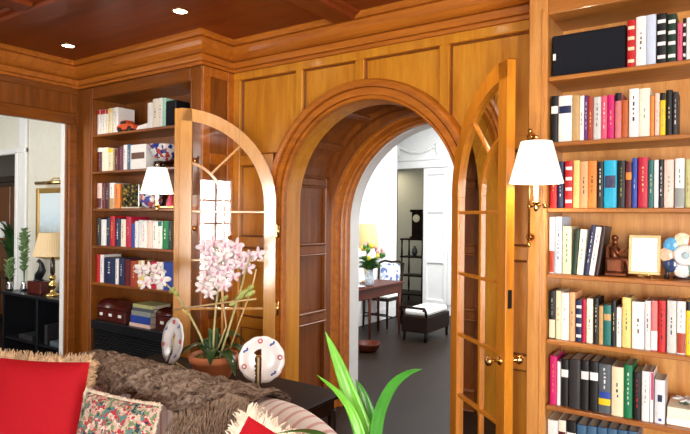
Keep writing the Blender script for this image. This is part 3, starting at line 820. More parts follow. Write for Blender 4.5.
# gold picture frame on a small easel
t = thing('framed_photograph', (-.340, 3.06, zb), 'gold photo frame holding a pale sheet on the fourth shelf of the right bookcase', 'picture frame')
b = MB(); M = TR(-.340, 3.045, zb+.014, 0, R(-7)); gp = plain('pale_gold', (.80, .62, .30), .35, .3)
b.X = M; wd, hh = .136, .188
for q in ((-wd/2, wd/2, 0, .013), (-wd/2, wd/2, hh-.013, hh), (-wd/2, -wd/2+.013, .013, hh-.013), (wd/2-.013, wd/2, .013, hh-.013)): b.bev(q[0], q[1], -.006, .006, q[2], q[3], .003)
b.build('frame', gp, t)
b = MB(); b.X = M; b.box(-wd/2+.012, wd/2-.012, -.001, .004, .012, hh-.012); b.build('sheet', plain('pale_sheet', (.78, .82, .86), .5, var=.05, scale=60), t)
b = MB(); b.tube([(-.374, 3.035, zb+.004), (-.357, 3.028, zb+.016), (-.343, 3.028, zb+.005), (-.325, 3.028, zb+.016), (-.304, 3.035, zb+.004)], .0035, 6)
b.tube([(-.374, 3.04, zb+.004), (-.343, 3.12, zb+.004), (-.306, 3.04, zb+.004)], .0035, 6); b.tube([(-.343, 3.12, zb+.004), (-.343, 3.07, zb+.12)], .003, 6); b.build('easel', brass, t)

# flower-shaped ceramic plate on the same shelf
t = thing('ornamental_plate', (-.19, 3.08, zb), 'flower-shaped ceramic ornament with blue, orange and white petals beside the gold frame', 'ornament')
cc = (-.172, 3.05, zb+.112)
petals = [('blue petal', (90, 170, 220)), ('cream petal', (240, 220, 190)), ('rust petal', (180, 100, 70)), ('pink petal', (230, 170, 160)), ('white petal', (240, 240, 240)), ('grey green petal', (120, 150, 140)), ('white petal', (235, 235, 230)), ('navy petal', (50, 70, 110)), ('peach petal', (235, 190, 160))]
for q, (lb, rgb) in enumerate(petals):
    a = R(140-40*q); b = MB(); b.ball((cc[0]+.070*math.cos(a), cc[1]+.006, cc[2]+.068*math.sin(a)), .038, .010, .038, 14)
    b.build('petal', plain('petal_glaze_%d' % q, srgb(*rgb), .15, var=.25, scale=70, coat=.5), t, label=lb)
b = MB(); b.lathe([(0, -.012), (.022, -.012), (.026, -.02), (.044, -.016), (.052, 0), (.03, .01), (0, .012)], cc, 28, axis='y'); b.build('centre', plain('white_glaze', (.80, .84, .84), .12, coat=.6, var=.08, scale=60), t)
b = MB(); b.lathe([(0, -.022), (.012, -.020), (.016, -.013)], cc, 16, axis='y'); b.build('boss', plain('pale_blue_glaze', (.45, .6, .66), .12, coat=.6), t)
b = MB(); b.tube([(cc[0]-.075, cc[1]-.012, zb+.001), (cc[0]-.07, cc[1]-.014, zb+.03), (cc[0]-.085, cc[1]-.012, zb+.06)], [.012, .009, .003], 8); b.tube([(cc[0]-.05, cc[1]+.01, zb+.008), (cc[0]+.05, cc[1]+.01, zb+.008)], .007, 8); b.build('base', plain('black_glaze', (.02, .02, .03), .2, coat=.5), t)

# white box with a porcelain flower at the right of the sixth shelf
zb = .689
tag(MB().bev(-.238, -.10, 3.0, 3.2, zb, zb+.034, .003).build('book', bmat('white')), 'lower white book lying flat at the right of the sixth shelf', 'book', 'white books lying flat on the sixth shelf')
tag(MB().bev(-.236, -.10, 3.0, 3.2, zb+.0345, zb+.082, .003).build('book', bmat('ivory')), 'upper ivory book lying flat under the porcelain flower', 'book', 'white books lying flat on the sixth shelf')
t = thing('porcelain_flower', (-.165, 3.07, zb+.083), 'white porcelain flower ornament lying on the flat white books', 'ornament')
for q in range(6):
    a = R(60*q+15); b = MB(); b.X = TR(-.165, 3.06, zb+.112, a, R(25)); b.ball((.030, 0, 0), .028, .017, .006, 10); b.build('petal', plain('porcelain', (.84, .86, .88), .2, coat=.5) if q == 0 else MATS['porcelain'], t)
b = MB(); b.ball((-.165, 3.06, zb+.100), .016); b.tube([(-.165, 3.06, zb+.098), (-.19, 3.08, zb+.086)], .005, 6); b.build('stem', plain('dark_leaf_glaze', (.05, .08, .05), .3), t)

# ------------------------------------------------------------------ things on the left bookcase
# toy car
zc = 2.335
t = thing('toy_car', (-4.27, 3.02, zc), 'red and orange toy car parked before the books on the left bookcase top shelf', 'toy car')
red_p = plain('toy_red', (.72, .10, .03), .25, coat=.6)
b = MB(); b.prism([(-4.395, zc+.018), (-4.175, zc+.018), (-4.165, zc+.05), (-4.20, zc+.065), (-4.245, zc+.068), (-4.262, zc+.098), (-4.335, zc+.098), (-4.352, zc+.066), (-4.395, zc+.062), (-4.40, zc+.035)], 2.985, 3.06); b.build('body', red_p, t, bevel=.006)
b = MB(); b.prism([(-4.256, zc+.070), (-4.268, zc+.092), (-4.330, zc+.092), (-4.344, zc+.070)], 2.983, 2.984+.0015); b.build('window', black, t)
for xx in (-4.35, -4.215):
    for yy in (2.975, 3.055): b = MB(); b.lathe([(.010, 0), (.022, 0), (.022, .014), (.010, .014)], (xx, yy, zc+.022), 16, axis='y'); b.build('wheel', black, t)
t = thing('paper_stack', (-4.10, 3.03, zc), 'loose white papers lying beside the toy car on the top shelf', 'papers')
b = MB(); b.X = TR(-4.09, 3.03, zc, R(8)); b.prism([(-.068, 0), (.07, 0), (.07, .055), (-.03, .040)], -.025, .03, 'xz'); b.build('sheets', pages_m if False else bmat('white'), t)
# blue and white bowl on a dark wooden stand
zb = 2.009; c = (-3.85, 3.06, zb)
t = thing('wooden_stand', c, 'dark wooden stand under the painted bowl on the second shelf', 'stand')
b = MB(); b.lathe([(.085, .045), (.09, .050), (.085, .056), (.0, .056)], c, 24); b.build('top', dk, t)
for q in range(4):
    a = R(45+90*q); b = MB(); b.tube([(c[0]+.07*math.cos(a), c[1]+.07*math.sin(a), zb+.046), (c[0]+.085*math.cos(a), c[1]+.085*math.sin(a), zb+.025), (c[0]+.07*math.cos(a), c[1]+.07*math.sin(a), zb+.003)], [.008, .010, .007], 8); b.build('leg', dk, t)
def painted(name, base, ink1, ink2, scale):
    mt, nt, b = base_mat(name, .12, .5, .6)
    v = nt.nodes.new('ShaderNodeTexVoronoi'); v.inputs['Scale'].default_value = scale; nt.links.new(coords(nt, (1, 1, 1)), v.inputs['Vector'])
    sep = nt.nodes.new('ShaderNodeSeparateColor'); nt.links.new(v.outputs['Color'], sep.inputs[0])
    cc = ramp(nt, sep.outputs[0], [(0, base), (.46, base), (.48, ink1), (.82, ink1), (.84, ink2), (1, ink2)])
    nt.nodes[-1] if False else None
    nt.links.new(cc, b.inputs['Base Color']); MATS[name] = mt; return mt
b = MB(); b.lathe([(.03, .058), (.045, .060), (.05, .066), (.085, .09), (.115, .135), (.128, .185), (.13, .19), (.124, .19), (.10, .14), (.04, .08), (0, .075)], c, 32)
t = thing('bowl', c, 'blue, red and white painted bowl on the wooden stand, second shelf', 'bowl')
b.build('body', painted('imari_glaze', (.80, .80, .80), (.02, .05, .30), (.50, .08, .06), 38), t)
# black lacquer box with gilt flowers
zb = 1.683
t = thing('lacquer_box', (-4.22, 3.06, zb), 'black lacquer box with gilt flower pattern on the third shelf of the left bookcase', 'box')
MB().bev(-4.322, -4.090, 2.99, 3.12, zb+.012, zb+.205, .006).build('body', painted('gilt_lacquer', (.010, .012, .010), (.08, .075, .03), (.42, .26, .05), 60), t)
b = MB(); b.bev(-4.325, -4.075, 2.985, 3.14, zb, zb+.012, .003); b.build('foot', pages_m, t)
# ginger jar and figurine
c = (-3.975, 3.03, zb)
t = thing('ginger_jar', c, 'round white jar with blue and red painting behind the left lampshade', 'jar')
b = MB(); b.lathe([(.045, 0), (.075, .02), (.092, .065), (.088, .11), (.065, .145), (.04, .155), (.04, .165), (0, .165)], c, 28); b.build('body', painted('jar_glaze', (.82, .82, .84), (.04, .08, .38), (.55, .12, .12), 30), t)
b = MB(); b.lathe([(.046, .165), (.046, .18), (.02, .195), (.012, .205), (.014, .215), (0, .222)], c, 20); b.build('lid', MATS['jar_glaze'], t)
t = thing('figurine', (-3.74, 3.02, zb), 'small dark figurine with a pink coat at the third shelf right end', 'figurine')
b = MB(); b.lathe([(.035, 0), (.038, .015), (.028, .06), (.020, .095), (.012, .11), (0, .112)], (-3.72, 3.02, zb), 16); b.build('coat', bmat('pink'), t)
b = MB(); b.ball((-3.72, 3.02, zb+.125), .020, .020, .024, 12); b.tube([(-3.75, 3.02, zb+.002), (-3.755, 3.02, zb+.06), (-3.735, 3.02, zb+.10)], [.022, .018, .008], 8); b.build('body', dk, t)

# leather chests and stacked books on the black counter
zk = .697
lea = plain('red_leather', (.075, .010, .007), .3, var=.3, scale=18, coat=.3)
def chest(x, y, w_, d_, h, dome, label, nlab):
    t = thing('chest', (x+w_/2, y+d_/2, zk), label, 'box')
    MB().bev(x, x+w_, y, y+d_, zk, zk+h, .006).build('body', lea, t)
    b = MB(); rows = []
    for xx in (x, x+w_): rows.append([(xx, y+d_/2-d_/2*math.cos(math.pi*q/12), zk+h+.001+dome*math.sin(math.pi*q/12)) for q in range(13)])
    b.grid(rows); n = 13; b.f += [list(range(n)), list(range(n, 2*n))[::-1]]; b.sm += [False, False]; b.f.append([0, n, 2*n-1, n-1]); b.sm.append(False)
    b.build('lid', lea, t)
    for q in range(nlab):
        xx = x+w_*(q+.5)/nlab; b = MB(); b.bev(xx-.022, xx+.022, y-.004, y, zk+h*.45, zk+h*.45+.026, .002); b.build('card_holder', bmat('white'), t)
chest(-4.665, 2.99, .40, .2, .10, .075, 'long dark red leather chest with a domed lid and card holders', 3)
chest(-3.86, 2.99, .34, .2, .12, .05, 'second red leather chest behind the orchid, right of the stacked books', 2)
zz = zk; x0 = -4.20
for q, (dx, w_, hh, c, lb) in enumerate(((.005, .275, .030, 'palepink', 'pale pink book at the bottom of the flat stack on the black counter'), (.02, .255, .062, 'blue', 'thick blue book above the pink one in the flat stack'),
    (.03, .255, .040, 'grey', 'grey book in the middle of the flat stack on the black counter'), (.045, .27, .028, 'slate', 'slate grey book second from the top of the flat stack'), (.05, .262, .030, 'sage', 'thicker olive book on top of the flat stack on the black counter'))):
    t = thing('book', (x0+dx+w_/2, 3.08, zz), lb, 'book', 'books lying in the flat stack')
    b = MB(); b.box(x0+dx, x0+dx+w_, 2.99, 3.17, zz, zz+.003); b.box(x0+dx, x0+dx+w_, 2.99, 3.17, zz+hh-.004, zz+hh-.001); b.box(x0+dx, x0+dx+w_, 2.988, 2.993, zz, zz+hh-.001); b.build('cover', bmat(c), t)
    MB().box(x0+dx+.004, x0+dx+w_-.004, 2.993, 3.165, zz+.003, zz+hh-.004).build('pages', pages_m, t)
    zz += hh
# ------------------------------------------------------------------ ceiling and wall lamps
em_disc = emis('downlight_lens', (1, .93, .82), 14)
for x, y, lb in ((-4.38, 2.535, 'recessed ceiling light in the corner coffer above the left bookcase'), (-3.01, 2.506, 'recessed ceiling light in the coffer nearer the arch'), (-1.35, 2.55, 'unseen ceiling light added to brighten the back wall by the right door leaf')):  # the third one is added out of view to brighten the back wall
    t = thing('ceiling_light', (x, y, 2.97), lb, 'ceiling light', 'recessed ceiling lights')
    b = MB(); b.lathe([(.045, -.001), (.045, -.006), (.058, -.006), (.062, -.001)], (x, y, 2.97), 24); b.build('trim_ring', brass, t)
    b = MB(); b.lathe([(.0, -.003), (.044, -.003), (.044, -.001)], (x, y, 2.97), 24); b.build('lens', em_disc, t)
    d = bpy.data.lights.new('downlight', 'SPOT'); d.energy = 16 if x < -2 else 32; d.spot_size = R(100); d.spot_blend = .6; d.shadow_soft_size = .04; d.color = (1, .84, .62)
    o = bpy.data.objects.new('downlight', d); o.location = (x, y, 2.955); col.objects.link(o)
shade_m = emis('linen_shade', (1, .94, .84), .55, (.88, .86, .80))
def sconce(mx, lx, ly, label):
    my = 2.936
    t = thing('wall_lamp', (mx, 2.94, 1.5), label, 'wall lamp', 'brass wall lamps')
    for z in (1.53, 2.04): b = MB(); b.lathe([(.022, 0), (.022, -.004), (.010, -.010), (.006, -.018)], (mx, 2.937, z), 16, axis='y'); b.build('wall_plate', brass, t)
    b = MB(); b.tube([(mx, 2.912, 1.50), (mx, 2.912, 2.055)], .0055, 10); b.ball((mx, 2.912, 2.066), .013); b.ball((mx, 2.912, 1.49), .011)
    b.tube([(mx, 2.937, 1.53), (mx, 2.912, 1.53)], .005, 8); b.tube([(mx, 2.937, 2.04), (mx, 2.912, 2.04)], .005, 8); b.build('pole', brass, t)
    b = MB(); mid = ((mx+lx)/2+.05*(1 if lx > mx else -1), (2.912+ly)/2+.03)
    b.tube([(mx, 2.912, 1.685), (mid[0], mid[1], 1.685), (lx, ly, 1.685)], .006, 10); b.ball((mid[0], mid[1], 1.685), .013); b.ball((mx, 2.912, 1.685), .013); b.build('arm', brass, t)
    b = MB(); b.lathe([(0, -.03), (.008, -.026), (.014, -.012), (.008, 0), (.020, .010), (.022, .016), (.012, .018)], (lx, ly, 1.685), 16)
    b.build('candle_cup', brass, t)
    b = MB(); b.lathe([(.011, .018), (.011, .095), (0, .095)], (lx, ly, 1.685), 12); b.build('candle_tube', bmat('white'), t)
    b = MB(); b.lathe([(.120, 1.786), (.070, 1.976), (.068, 1.976), (.118, 1.786)], (lx, ly, 0), 36); b.f = [f for f in b.f if len(f) == 4]; b.sm = b.sm[:len(b.f)]
    sh = b.build('lamp_shade', shade_m, t)
    b = MB(); b.tube([(lx-.062, ly, 1.955), (lx+.062, ly, 1.955)], .002, 6); b.tube([(lx, ly, 1.78), (lx, ly, 1.995)], .003, 6); b.ball((lx, ly, 2.0), .007); b.build('harp', brass, t)
    d = bpy.data.lights.new('sconce_bulb', 'POINT'); d.energy = 5; d.shadow_soft_size = .03; d.color = (1, .83, .6)
    o = bpy.data.objects.new('sconce_bulb', d); o.location = (lx, ly, 1.86); col.objects.link(o)
sconce(-.843, -.74, 2.66, 'brass swing-arm wall lamp with white shade beside the right bookcase')
sconce(-3.355, -3.505, 2.72, 'brass swing-arm wall lamp with white shade before the left bookcase')

# ------------------------------------------------------------------ console table behind the sofa
T0 = .672
t = thing('console_table', (-2.43, 2.36, 0), 'dark polished console table standing behind the sofa', 'table')
b = MB(); b.bev(-3.25, -1.74, 2.13, 2.60, T0-.028, T0, .008); b.build('table_top', dk2, t)
b = MB(); b.bev(-3.20, -1.79, 2.16, 2.57, T0-.12, T0-.029, .004); b.build('apron', dk2, t)
for x in (-3.19, -1.80):
    for y in (2.17, 2.56): b = MB(); b.tube([(x, y, T0-.10), (x, y, .45), (x, y, .10), (x, y, 0)], [.026, .022, .016, .022], 10); b.build('leg', dk2, t)
# scalloped painted plates on brass stands
plate_m = plain('plate_porcelain', (.90, .90, .90), .18, var=.02, coat=.5)
def plate(x, y, zc, th, rad, label):
    t = thing('decorative_plate', (x, y, T0+.001), label, 'plate', 'painted plates on the console')
    M = TR(x, y, zc, th, R(-9))
    b = place(M); rows_f = []; a0, a1 = R(-101), R(259); N = 144
    prof = [(.0, -.002), (.15, -.001), (.3, -.001), (.45, -.002), (.60, -.004), (.70, -.010), (.85, -.014), (1.0, -.018), (1.0, -.012), (.85, -.006), (.70, -.002), (.60, .006), (.45, .006), (.3, .005), (.15, .005), (.0, .005)]
    for q in range(N+1):
        a = a0+(a1-a0)*q/N; sc = 1+.030*abs(math.cos(6*(a+R(101)))) - .015
        rows_f.append([(rad*p*(sc if p > .8 else 1)*math.cos(a), d, rad*p*(sc if p > .8 else 1)*math.sin(a)) for p, d in prof])
    n = len(prof); vs = [p for r_ in rows_f for p in r_]
    fs = [f for f in ((i*n+k, i*n+(k+1)%n, (i+1)*n+(k+1)%n, (i+1)*n+k) for i in range(N) for k in range(n-1))
          if not (abs(sum(vs[u][0] for u in f)/4+.018) < .017 and sum(vs[u][2] for u in f)/4 < .045)]
    b.add(vs, fs, True)
    b.build('dish', plate_m, t)
    for q, (a, kind) in enumerate(((150, 'b'), (95, 'r'), (55, 'b'), (5, 'r'), (-50, 'b'), (200, 'r'))):
        cx_, cz_ = rad*.80*math.cos(R(a)), rad*.80*math.sin(R(a)); b = place(M)
        if kind == 'r':
            b.tube([(cx_+.011*math.cos(R(u)), -.021, cz_+.011*math.sin(R(u))) for u in range(0, 361, 40)], .0028, 6, caps=False); b.build('flower_motif', bmat('red'), t)
        else:
            b.ball((cx_, -.020, cz_), .010, .002, .004, 8); b.ball((cx_+.008, -.020, cz_+.008), .005, .002, .008, 8); b.ball((cx_-.009, -.020, cz_-.006), .006, .002, .005, 8); b.build('flower_motif', bmat('blue'), t)
    gs = MATS.get('aged_gold') or plain('aged_gold', (.66, .50, .24), .4, .4)
    b = place(TR(x, y, 0, th)); zb = T0+.006; zt = zc
    b.tube([(-.018, -.002, zt+.01), (-.018, .004, zb+.06), (-.018, -.01, zb+.02)], .006, 8)
    b.tube([(-.07, -.045, zb), (-.05, -.02, zb+.022), (-.018, -.01, zb+.02), (.03, -.02, zb+.022), (.05, -.045, zb)], .006, 8)
    b.tube([(-.018, .0, zb+.07), (-.018, .09, zb)], .005, 8)
    for sx in (-.07, .05): b.tube([(sx, -.045, zb), (sx, -.05, zb+.03)], .004, 6)
    b.build('plate_stand', gs, t)
plate(-2.045, 2.26, .87, R(43), .120, 'scalloped white plate with painted sprigs facing the room, right of the orchid pot')
plate(-2.76, 2.28, .875, R(-14), .135, 'scalloped white plate seen almost edge-on, left of the orchid pot')

# ------------------------------------------------------------------ orchid
px_, py_ = -2.49, 2.34
t = thing('potted_orchid', (px_, py_, T0+.001), 'pink and white orchid in a terracotta bowl pot on the console table', 'potted plant')
terra = plain('terracotta', (.66, .22, .08), .6, var=.12, scale=14); ring = (px_, py_, T0+.001)
b = MB(); b.lathe([(.08, 0), (.088, .004), (.113, .055), (.127, .105), (.138, .11), (.142, .122), (.140, .148), (.130, .150), (.122, .13), (.11, .11), (0, .11)], ring, 36); b.build('pot', terra, t)
b = MB()
for q in range(60):
    a = rnd.random()*6.28; r_ = .105*math.sqrt(rnd.random()); b.ball((px_+r_*math.cos(a), py_+r_*math.sin(a), T0+.128+rnd.random()*.012), .014+rnd.random()*.01, None, .010, 6)
o = b.build('moss', plain('moss', (.30, .26, .08), .9, var=.5, scale=60), t); o['kind'] = 'stuff'
leafg = plain('orchid_leaf', (.030, .085, .022), .3, var=.35, scale=12, coat=.3)
def blade(name, pts, wid, mat, parent, cup=.25, nrm=None, tipw=.15):
    pts = [Vector(p) for p in pts]; N = len(pts)*4
    def cr(u):
        u = u*(len(pts)-1); i = min(int(u), len(pts)-2); f = u-i
        p0, p1, p2, p3 = pts[max(i-1, 0)], pts[i], pts[i+1], pts[min(i+2, len(pts)-1)]
        return .5*((2*p1)+(-p0+p2)*f+(2*p0-5*p1+4*p2-p3)*f*f+(-p0+3*p1-3*p2+p3)*f**3)
    rows = []; rows2 = []
    for q in range(N+1):
        u = q/N; p = cr(u); tg = (cr(min(1, u+.02))-cr(max(0, u-.02))).normalized()
        side = tg.cross(Vector(nrm) if nrm else Vector((0, 0, 1)));  side = side.normalized() if side.length > 1e-4 else Vector((1, 0, 0)); up = side.cross(tg)
        w_ = wid*max(.04, (math.sin(math.pi*min(1, .22+u*.80)))**.7) if u < .98 else wid*.05
        row = [p+side*w_*s+up*(cup*w_*s*s) for s in (-1, -.5, 0, .5, 1)]; rows.append(row + [r_-up*.0016 for r_ in row[::-1]])
    b = MB(); b.grid(rows, closed=True); return b.build(name, mat, parent)
for a, L_, z1, z2, ww in ((200, .24, .07, -.03, .035), (165, .20, .09, .03, .034), (235, .17, .08, .03, .032), (20, .24, .08, -.02, .036), (345, .25, .06, -.05, .034), (60, .20, .12, .05, .034), (110, .20, .11, .04, .034), (310, .16, .07, .0, .03), (140, .15, .14, .12, .03), (35, .15, .14, .13, .03)):
    c_, s_ = math.cos(R(a)), math.sin(R(a)); z0 = T0+.122
    blade('leaf', [(px_+.02*c_, py_+.02*s_, z0), (px_+.40*L_*c_, py_+.40*L_*s_, z0+z1), (px_+.75*L_*c_, py_+.75*L_*s_, z0+z1*.8+z2*.3), (px_+L_*c_, py_+L_*s_, z0+z2)], ww, leafg, t)
stemg = plain('orchid_stem', (.50, .46, .20), .5, var=.2); cane = plain('bamboo_cane', (.62, .45, .20), .5, var=.15)
def stem(pts, r_, mt, nme='stem'):
    b = MB(); b.tube(pts, r_, 8); return b.build(nme, mt, t)
stem([(-2.519, 2.33, T0+.12), (-2.596, 2.33, .919), (-2.685, 2.33, 1.022), (-2.776, 2.33, 1.11), (-2.87, 2.33, 1.176), (-2.965, 2.33, 1.23), (-3.06, 2.33, 1.25), (-3.13, 2.34, 1.235)], [.0065, .0065, .006, .006, .0055, .005, .004, .003], stemg)
stem([(-2.496, 2.34, T0+.12), (-2.49, 2.34, .96), (-2.475, 2.34, 1.107), (-2.452, 2.34, 1.224), (-2.429, 2.34, 1.341), (-2.47, 2.34, 1.44), (-2.53, 2.33, 1.45)], [.0065, .0065, .006, .005, .0045, .004, .003], stemg)
stem([(-2.42, 2.31, T0+.12), (-2.32, 2.30, 1.014), (-2.275, 2.3, 1.13), (-2.231, 2.3, 1.244), (-2.202, 2.3, 1.34), (-2.16, 2.3, 1.41), (-2.10, 2.3, 1.42)], [.0065, .0065, .006, .005, .0045, .004, .003], stemg)
stem([(-2.41, 2.36, T0+.12), (-2.302, 2.36, 1.035), (-2.212, 2.36, 1.223), (-2.183, 2.36, 1.33)], .0045, cane, 'cane')
stem([(-2.47, 2.32, T0+.12), (-2.36, 2.31, 1.0), (-2.40, 2.31, 1.20)], .0045, cane, 'cane')
stem([(-2.779, 2.28, 1.056), (-2.543, 2.285, 1.102), (-2.302, 2.285, 1.147), (-2.108, 2.28, 1.18)], .0048, cane, 'cane')
b = MB(); b.tube([(-2.69, 2.31, 1.03), (-2.68, 2.30, 1.06), (-2.70, 2.285, 1.075), (-2.715, 2.31, 1.05), (-2.69, 2.33, 1.03)], .006, 6); b.build('tie', bmat('butter'), t)
pk = plain('orchid_petal_pink', (.86, .72, .78), .6, var=.16, scale=30); pw = plain('orchid_petal_white', (.86, .82, .80), .6, var=.05, scale=30); pyl = plain('orchid_lip', (.74, .36, .50), .5)
gb = plain('orchid_bud', (.42, .48, .14), .5)
vd = Vector((.72, -.69, .05)).normalized()
def blossom(c, s, mt, tilt):
    c = Vector(c); n_ = (vd + Vector(((rnd.random()-.5)*.9, (rnd.random()-.5)*.9, (rnd.random()-.7)*.6))).normalized(); q = n_.to_track_quat('Z', 'Y').to_matrix().to_4x4()
    M = Matrix.Translation(c) @ q @ Matrix.Rotation(tilt, 4, 'Z'); b = MB()
    for k_, (a, l_, w_) in enumerate(((90, .9, .42), (12, 1.0, .62), (168, 1.0, .62), (-50, .9, .42), (-130, .9, .42))):
        b.X = M @ Matrix.Rotation(R(a), 4, 'Z'); b.ball((s*.5*l_, 0, .1*s*(k_ % 2)), s*.52*l_, s*.5*w_, s*.07, 8)
    o = b.build('blossom', mt, t); b = MB(); b.X = M; b.ball((0, -s*.12, s*.14), s*.16, s*.22, s*.16, 8); l = b.build('lip', pyl, t); l.parent = o; l.location = (0, 0, 0)
for p in [(-2.541, 2.304, 1.442), (-2.491, 2.334, 1.466), (-2.383, 2.317, 1.459), (-2.319, 2.34, 1.455), (-2.213, 2.343, 1.403), (-2.102, 2.287, 1.421), (-2.441, 2.281, 1.384), (-2.405, 2.364, 1.37), (-2.238, 2.306, 1.359), (-2.423, 2.303, 1.304), (-2.38, 2.38, 1.278), (-2.398, 2.327, 1.224), (-2.579, 2.364, 1.29), (-2.275, 2.328, 1.412), (-2.236, 2.344, 1.335), (-2.273, 2.295, 1.369), (-2.34, 2.30, 1.33), (-2.49, 2.31, 1.40)]:
    blossom(p, .047+rnd.random()*.010, pk, rnd.random()*.6-.3)
for p in [(-2.584, 2.338, 1.203), (-2.547, 2.352, 1.169), (-2.484, 2.331, 1.229), (-2.574, 2.344, 1.251), (-2.42, 2.30, 1.26), (-2.46, 2.29, 1.345), (-2.36, 2.29, 1.40), (-3.163, 2.344, 1.256), (-3.019, 2.295, 1.294), (-3.012, 2.351, 1.265), (-3.053, 2.337, 1.219), (-3.082, 2.314, 1.193), (-2.899, 2.292, 1.233), (-2.95, 2.30, 1.27), (-3.10, 2.30, 1.29)]:
    blossom(p, .048+rnd.random()*.010, pw, rnd.random()*.6-.3)
for p in [(-2.415, 2.345, 1.146), (-2.273, 2.329, 1.171), (-2.207, 2.339, 1.226), (-2.869, 2.345, 1.162), (-2.23, 2.31, 1.20), (-2.30, 2.31, 1.14), (-2.80, 2.32, 1.15), (-2.18, 2.31, 1.20)]:
    b = MB(); b.X = TR(*p, rnd.random()*3, R(60), 0); b.ball((0, 0, 0), .016, .016, .034, 8); b.build('bud', gb, t)

# ------------------------------------------------------------------ sofa
mt, nt, bb = base_mat('striped_ticking', .85, .2)
v = coords(nt, (1, 1, 1)); wv = nt.nodes.new('ShaderNodeTexWave'); wv.bands_direction = 'X'; wv.inputs['Scale'].default_value = 7.0; nt.links.new(v, wv.inputs['Vector'])
nt.links.new(ramp(nt, wv.outputs['Fac'], [(0, (.66, .42, .42)), (.16, (.70, .48, .48)), (.26, (.82, .78, .76)), (1, (.84, .81, .79))]), bb.inputs['Base Color'])
bump(nt, bb, noise(nt, v, 400, 2), .15, .002); ticking = mt
def hback(x): return (.43+.388*math.sqrt(max(0, 1-((x+2.93)/.42)**2))) if x < -2.93 else .818 if x < -1.66 else .43+.388*math.sqrt(max(0, 1-((x+1.66)/.47)**2))
sofa = thing('sofa', (-2.5, 1.5, 0), 'sofa with a rounded back in white and pink striped fabric', 'sofa')
rows = []
xs_ = [-3.345, -3.335, -3.32, -3.29, -3.25, -3.20, -3.15, -3.10, -3.04, -2.98, -2.90] + [-2.90+.12*i for i in range(1, 11)] + [-1.66, -1.60, -1.55, -1.50, -1.45, -1.40, -1.36, -1.32, -1.28, -1.25, -1.225, -1.205, -1.195]
for i, x in enumerate(xs_):
    h = hback(x); q = 1 if 2 <= i < len(xs_)-2 else (.75, .93, 0, .93, .75)[i if i < 2 else 3+i-(len(xs_)-2)] if i < 2 or i >= len(xs_)-2 else 1
    yc, hy = 1.89, .125*q; row = [(x, yc-hy, .12)]
    for k_ in range(13):
        a = math.pi*k_/12; row.append((x, yc-hy*math.cos(a), h-.07+.07*math.sin(a)*q if True else h))
    row.append((x, yc+hy, .12)); rows.append(row)
b = MB(); b.grid(rows, closed=True); n = len(rows[0]); b.f += [list(range(n))[::-1], [len(b.v)-n+i for i in range(n)]]; b.sm += [False, False]
b.build('backrest', ticking, sofa)
for x0, x1 in ((-1.455, -1.195), (-3.345, -3.085)):
    rows = []
    for y, q in ((.93, .6), (.94, .9), (.97, 1), (1.2, 1), (1.5, 1), (1.755, 1)):
        xc_, hx = (x0+x1)/2, (x1-x0)/2*q; rows.append([(xc_-hx, y, .12)] + [(xc_-hx*math.cos(math.pi*k_/12), y, .24+.07*math.sin(math.pi*k_/12)*q) for k_ in range(13)] + [(xc_+hx, y, .12)])
    b = MB(); b.grid(rows, closed=True); n = 15; b.f += [list(range(n)), [len(b.v)-n+i for i in range(n)][::-1]]; b.sm += [False, False]; b.build('arm', ticking, sofa)
MB().box(-3.08, -1.46, .98, 1.76, .12, .22).build('seat_base', ticking, sofa, bevel=.02)
for x0, x1 in ((-3.08, -2.235), (-2.23, -1.46)): MB().box(x0, x1, .95, 1.755, .225, .29).build('seat_cushion', ticking, sofa, bevel=.045, seg=4)
for x in (-3.25, -1.29):
    for y in (1.0, 1.9): b = MB(); b.lathe([(.018, 0), (.028, .06), (.022, .118)], (x, y, .001), 12); b.build('leg', dk, sofa)

# fur throw over the back
mt, nt, bb = base_mat('brown_knit', .95, .15)
v = coords(nt, (1, 1, 1)); f1 = noise(nt, coords(nt, (1.0, 1.6, 1.6)), 22, 3, .6, 1.2); f2 = noise(nt, v, 90, 4, .7, 1)
mm = nt.nodes.new('ShaderNodeMath'); mm.operation = 'MULTIPLY_ADD'; nt.links.new(f2, mm.inputs[0]); mm.inputs[1].default_value = .5; nt.links.new(f1, mm.inputs[2])
nt.links.new(ramp(nt, mm.outputs[0], [(.52, (.040, .026, .019)), (.70, (.22, .155, .115)), (.90, (.48, .38, .30))]), bb.inputs['Base Color']); bump(nt, bb, mm.outputs[0], .9, .02); fur = mt
throw = thing('throw_blanket', (-2.3, 1.9, .84), 'brown furry knitted throw with a fringe draped over the sofa back', 'blanket')
path = [(2.045, .50), (2.043, .60), (2.04, .70), (2.035, .755)] + [(1.89+.148*math.cos(math.pi*k_/10), .757+.092*math.sin(math.pi*k_/10)) for k_ in range(1, 10)] + [(1.736, .765), (1.732, .75), (1.728, .73)]
rows = []; NX = 60
for s_i, (y, z) in enumerate(path):
    u = s_i/(len(path)-1); xr = -1.67 - .32*max(0, (u-.62)/.38)**1.2; xl = -3.02 + .25*max(0, u-.6)
    row = []
    for q in range(NX+1):
        x = xl+(xr-xl)*q/NX; wob = .010*math.sin(q*.8+s_i*.7)+.006*math.sin(q*2.1-s_i*1.3)+rnd.random()*.005
        dy = (y-1.89)/.15; nz = math.sqrt(max(0, 1-dy*dy)) if z > .757 else 0
        row.append((x, y+wob*dy*.8+.004*dy, z+wob*nz-(0 if s_i < len(path)-2 else .02*math.sin(q*.35))))
    rows.append(row)
inner = [[(p[0], p[1]-(p[1]-1.89)*.06, p[2]-.010 if p[2] > .76 else p[2]) for p in r_] for r_ in rows]
b = MB(); b.grid(rows); b.grid([[inner[i][j] for j in range(NX, -1, -1)] for i in range(len(inner))]); b.build('cloth', fur, throw)
b = MB()
edge = [rows[i][-1] for i in range(8, len(rows))]
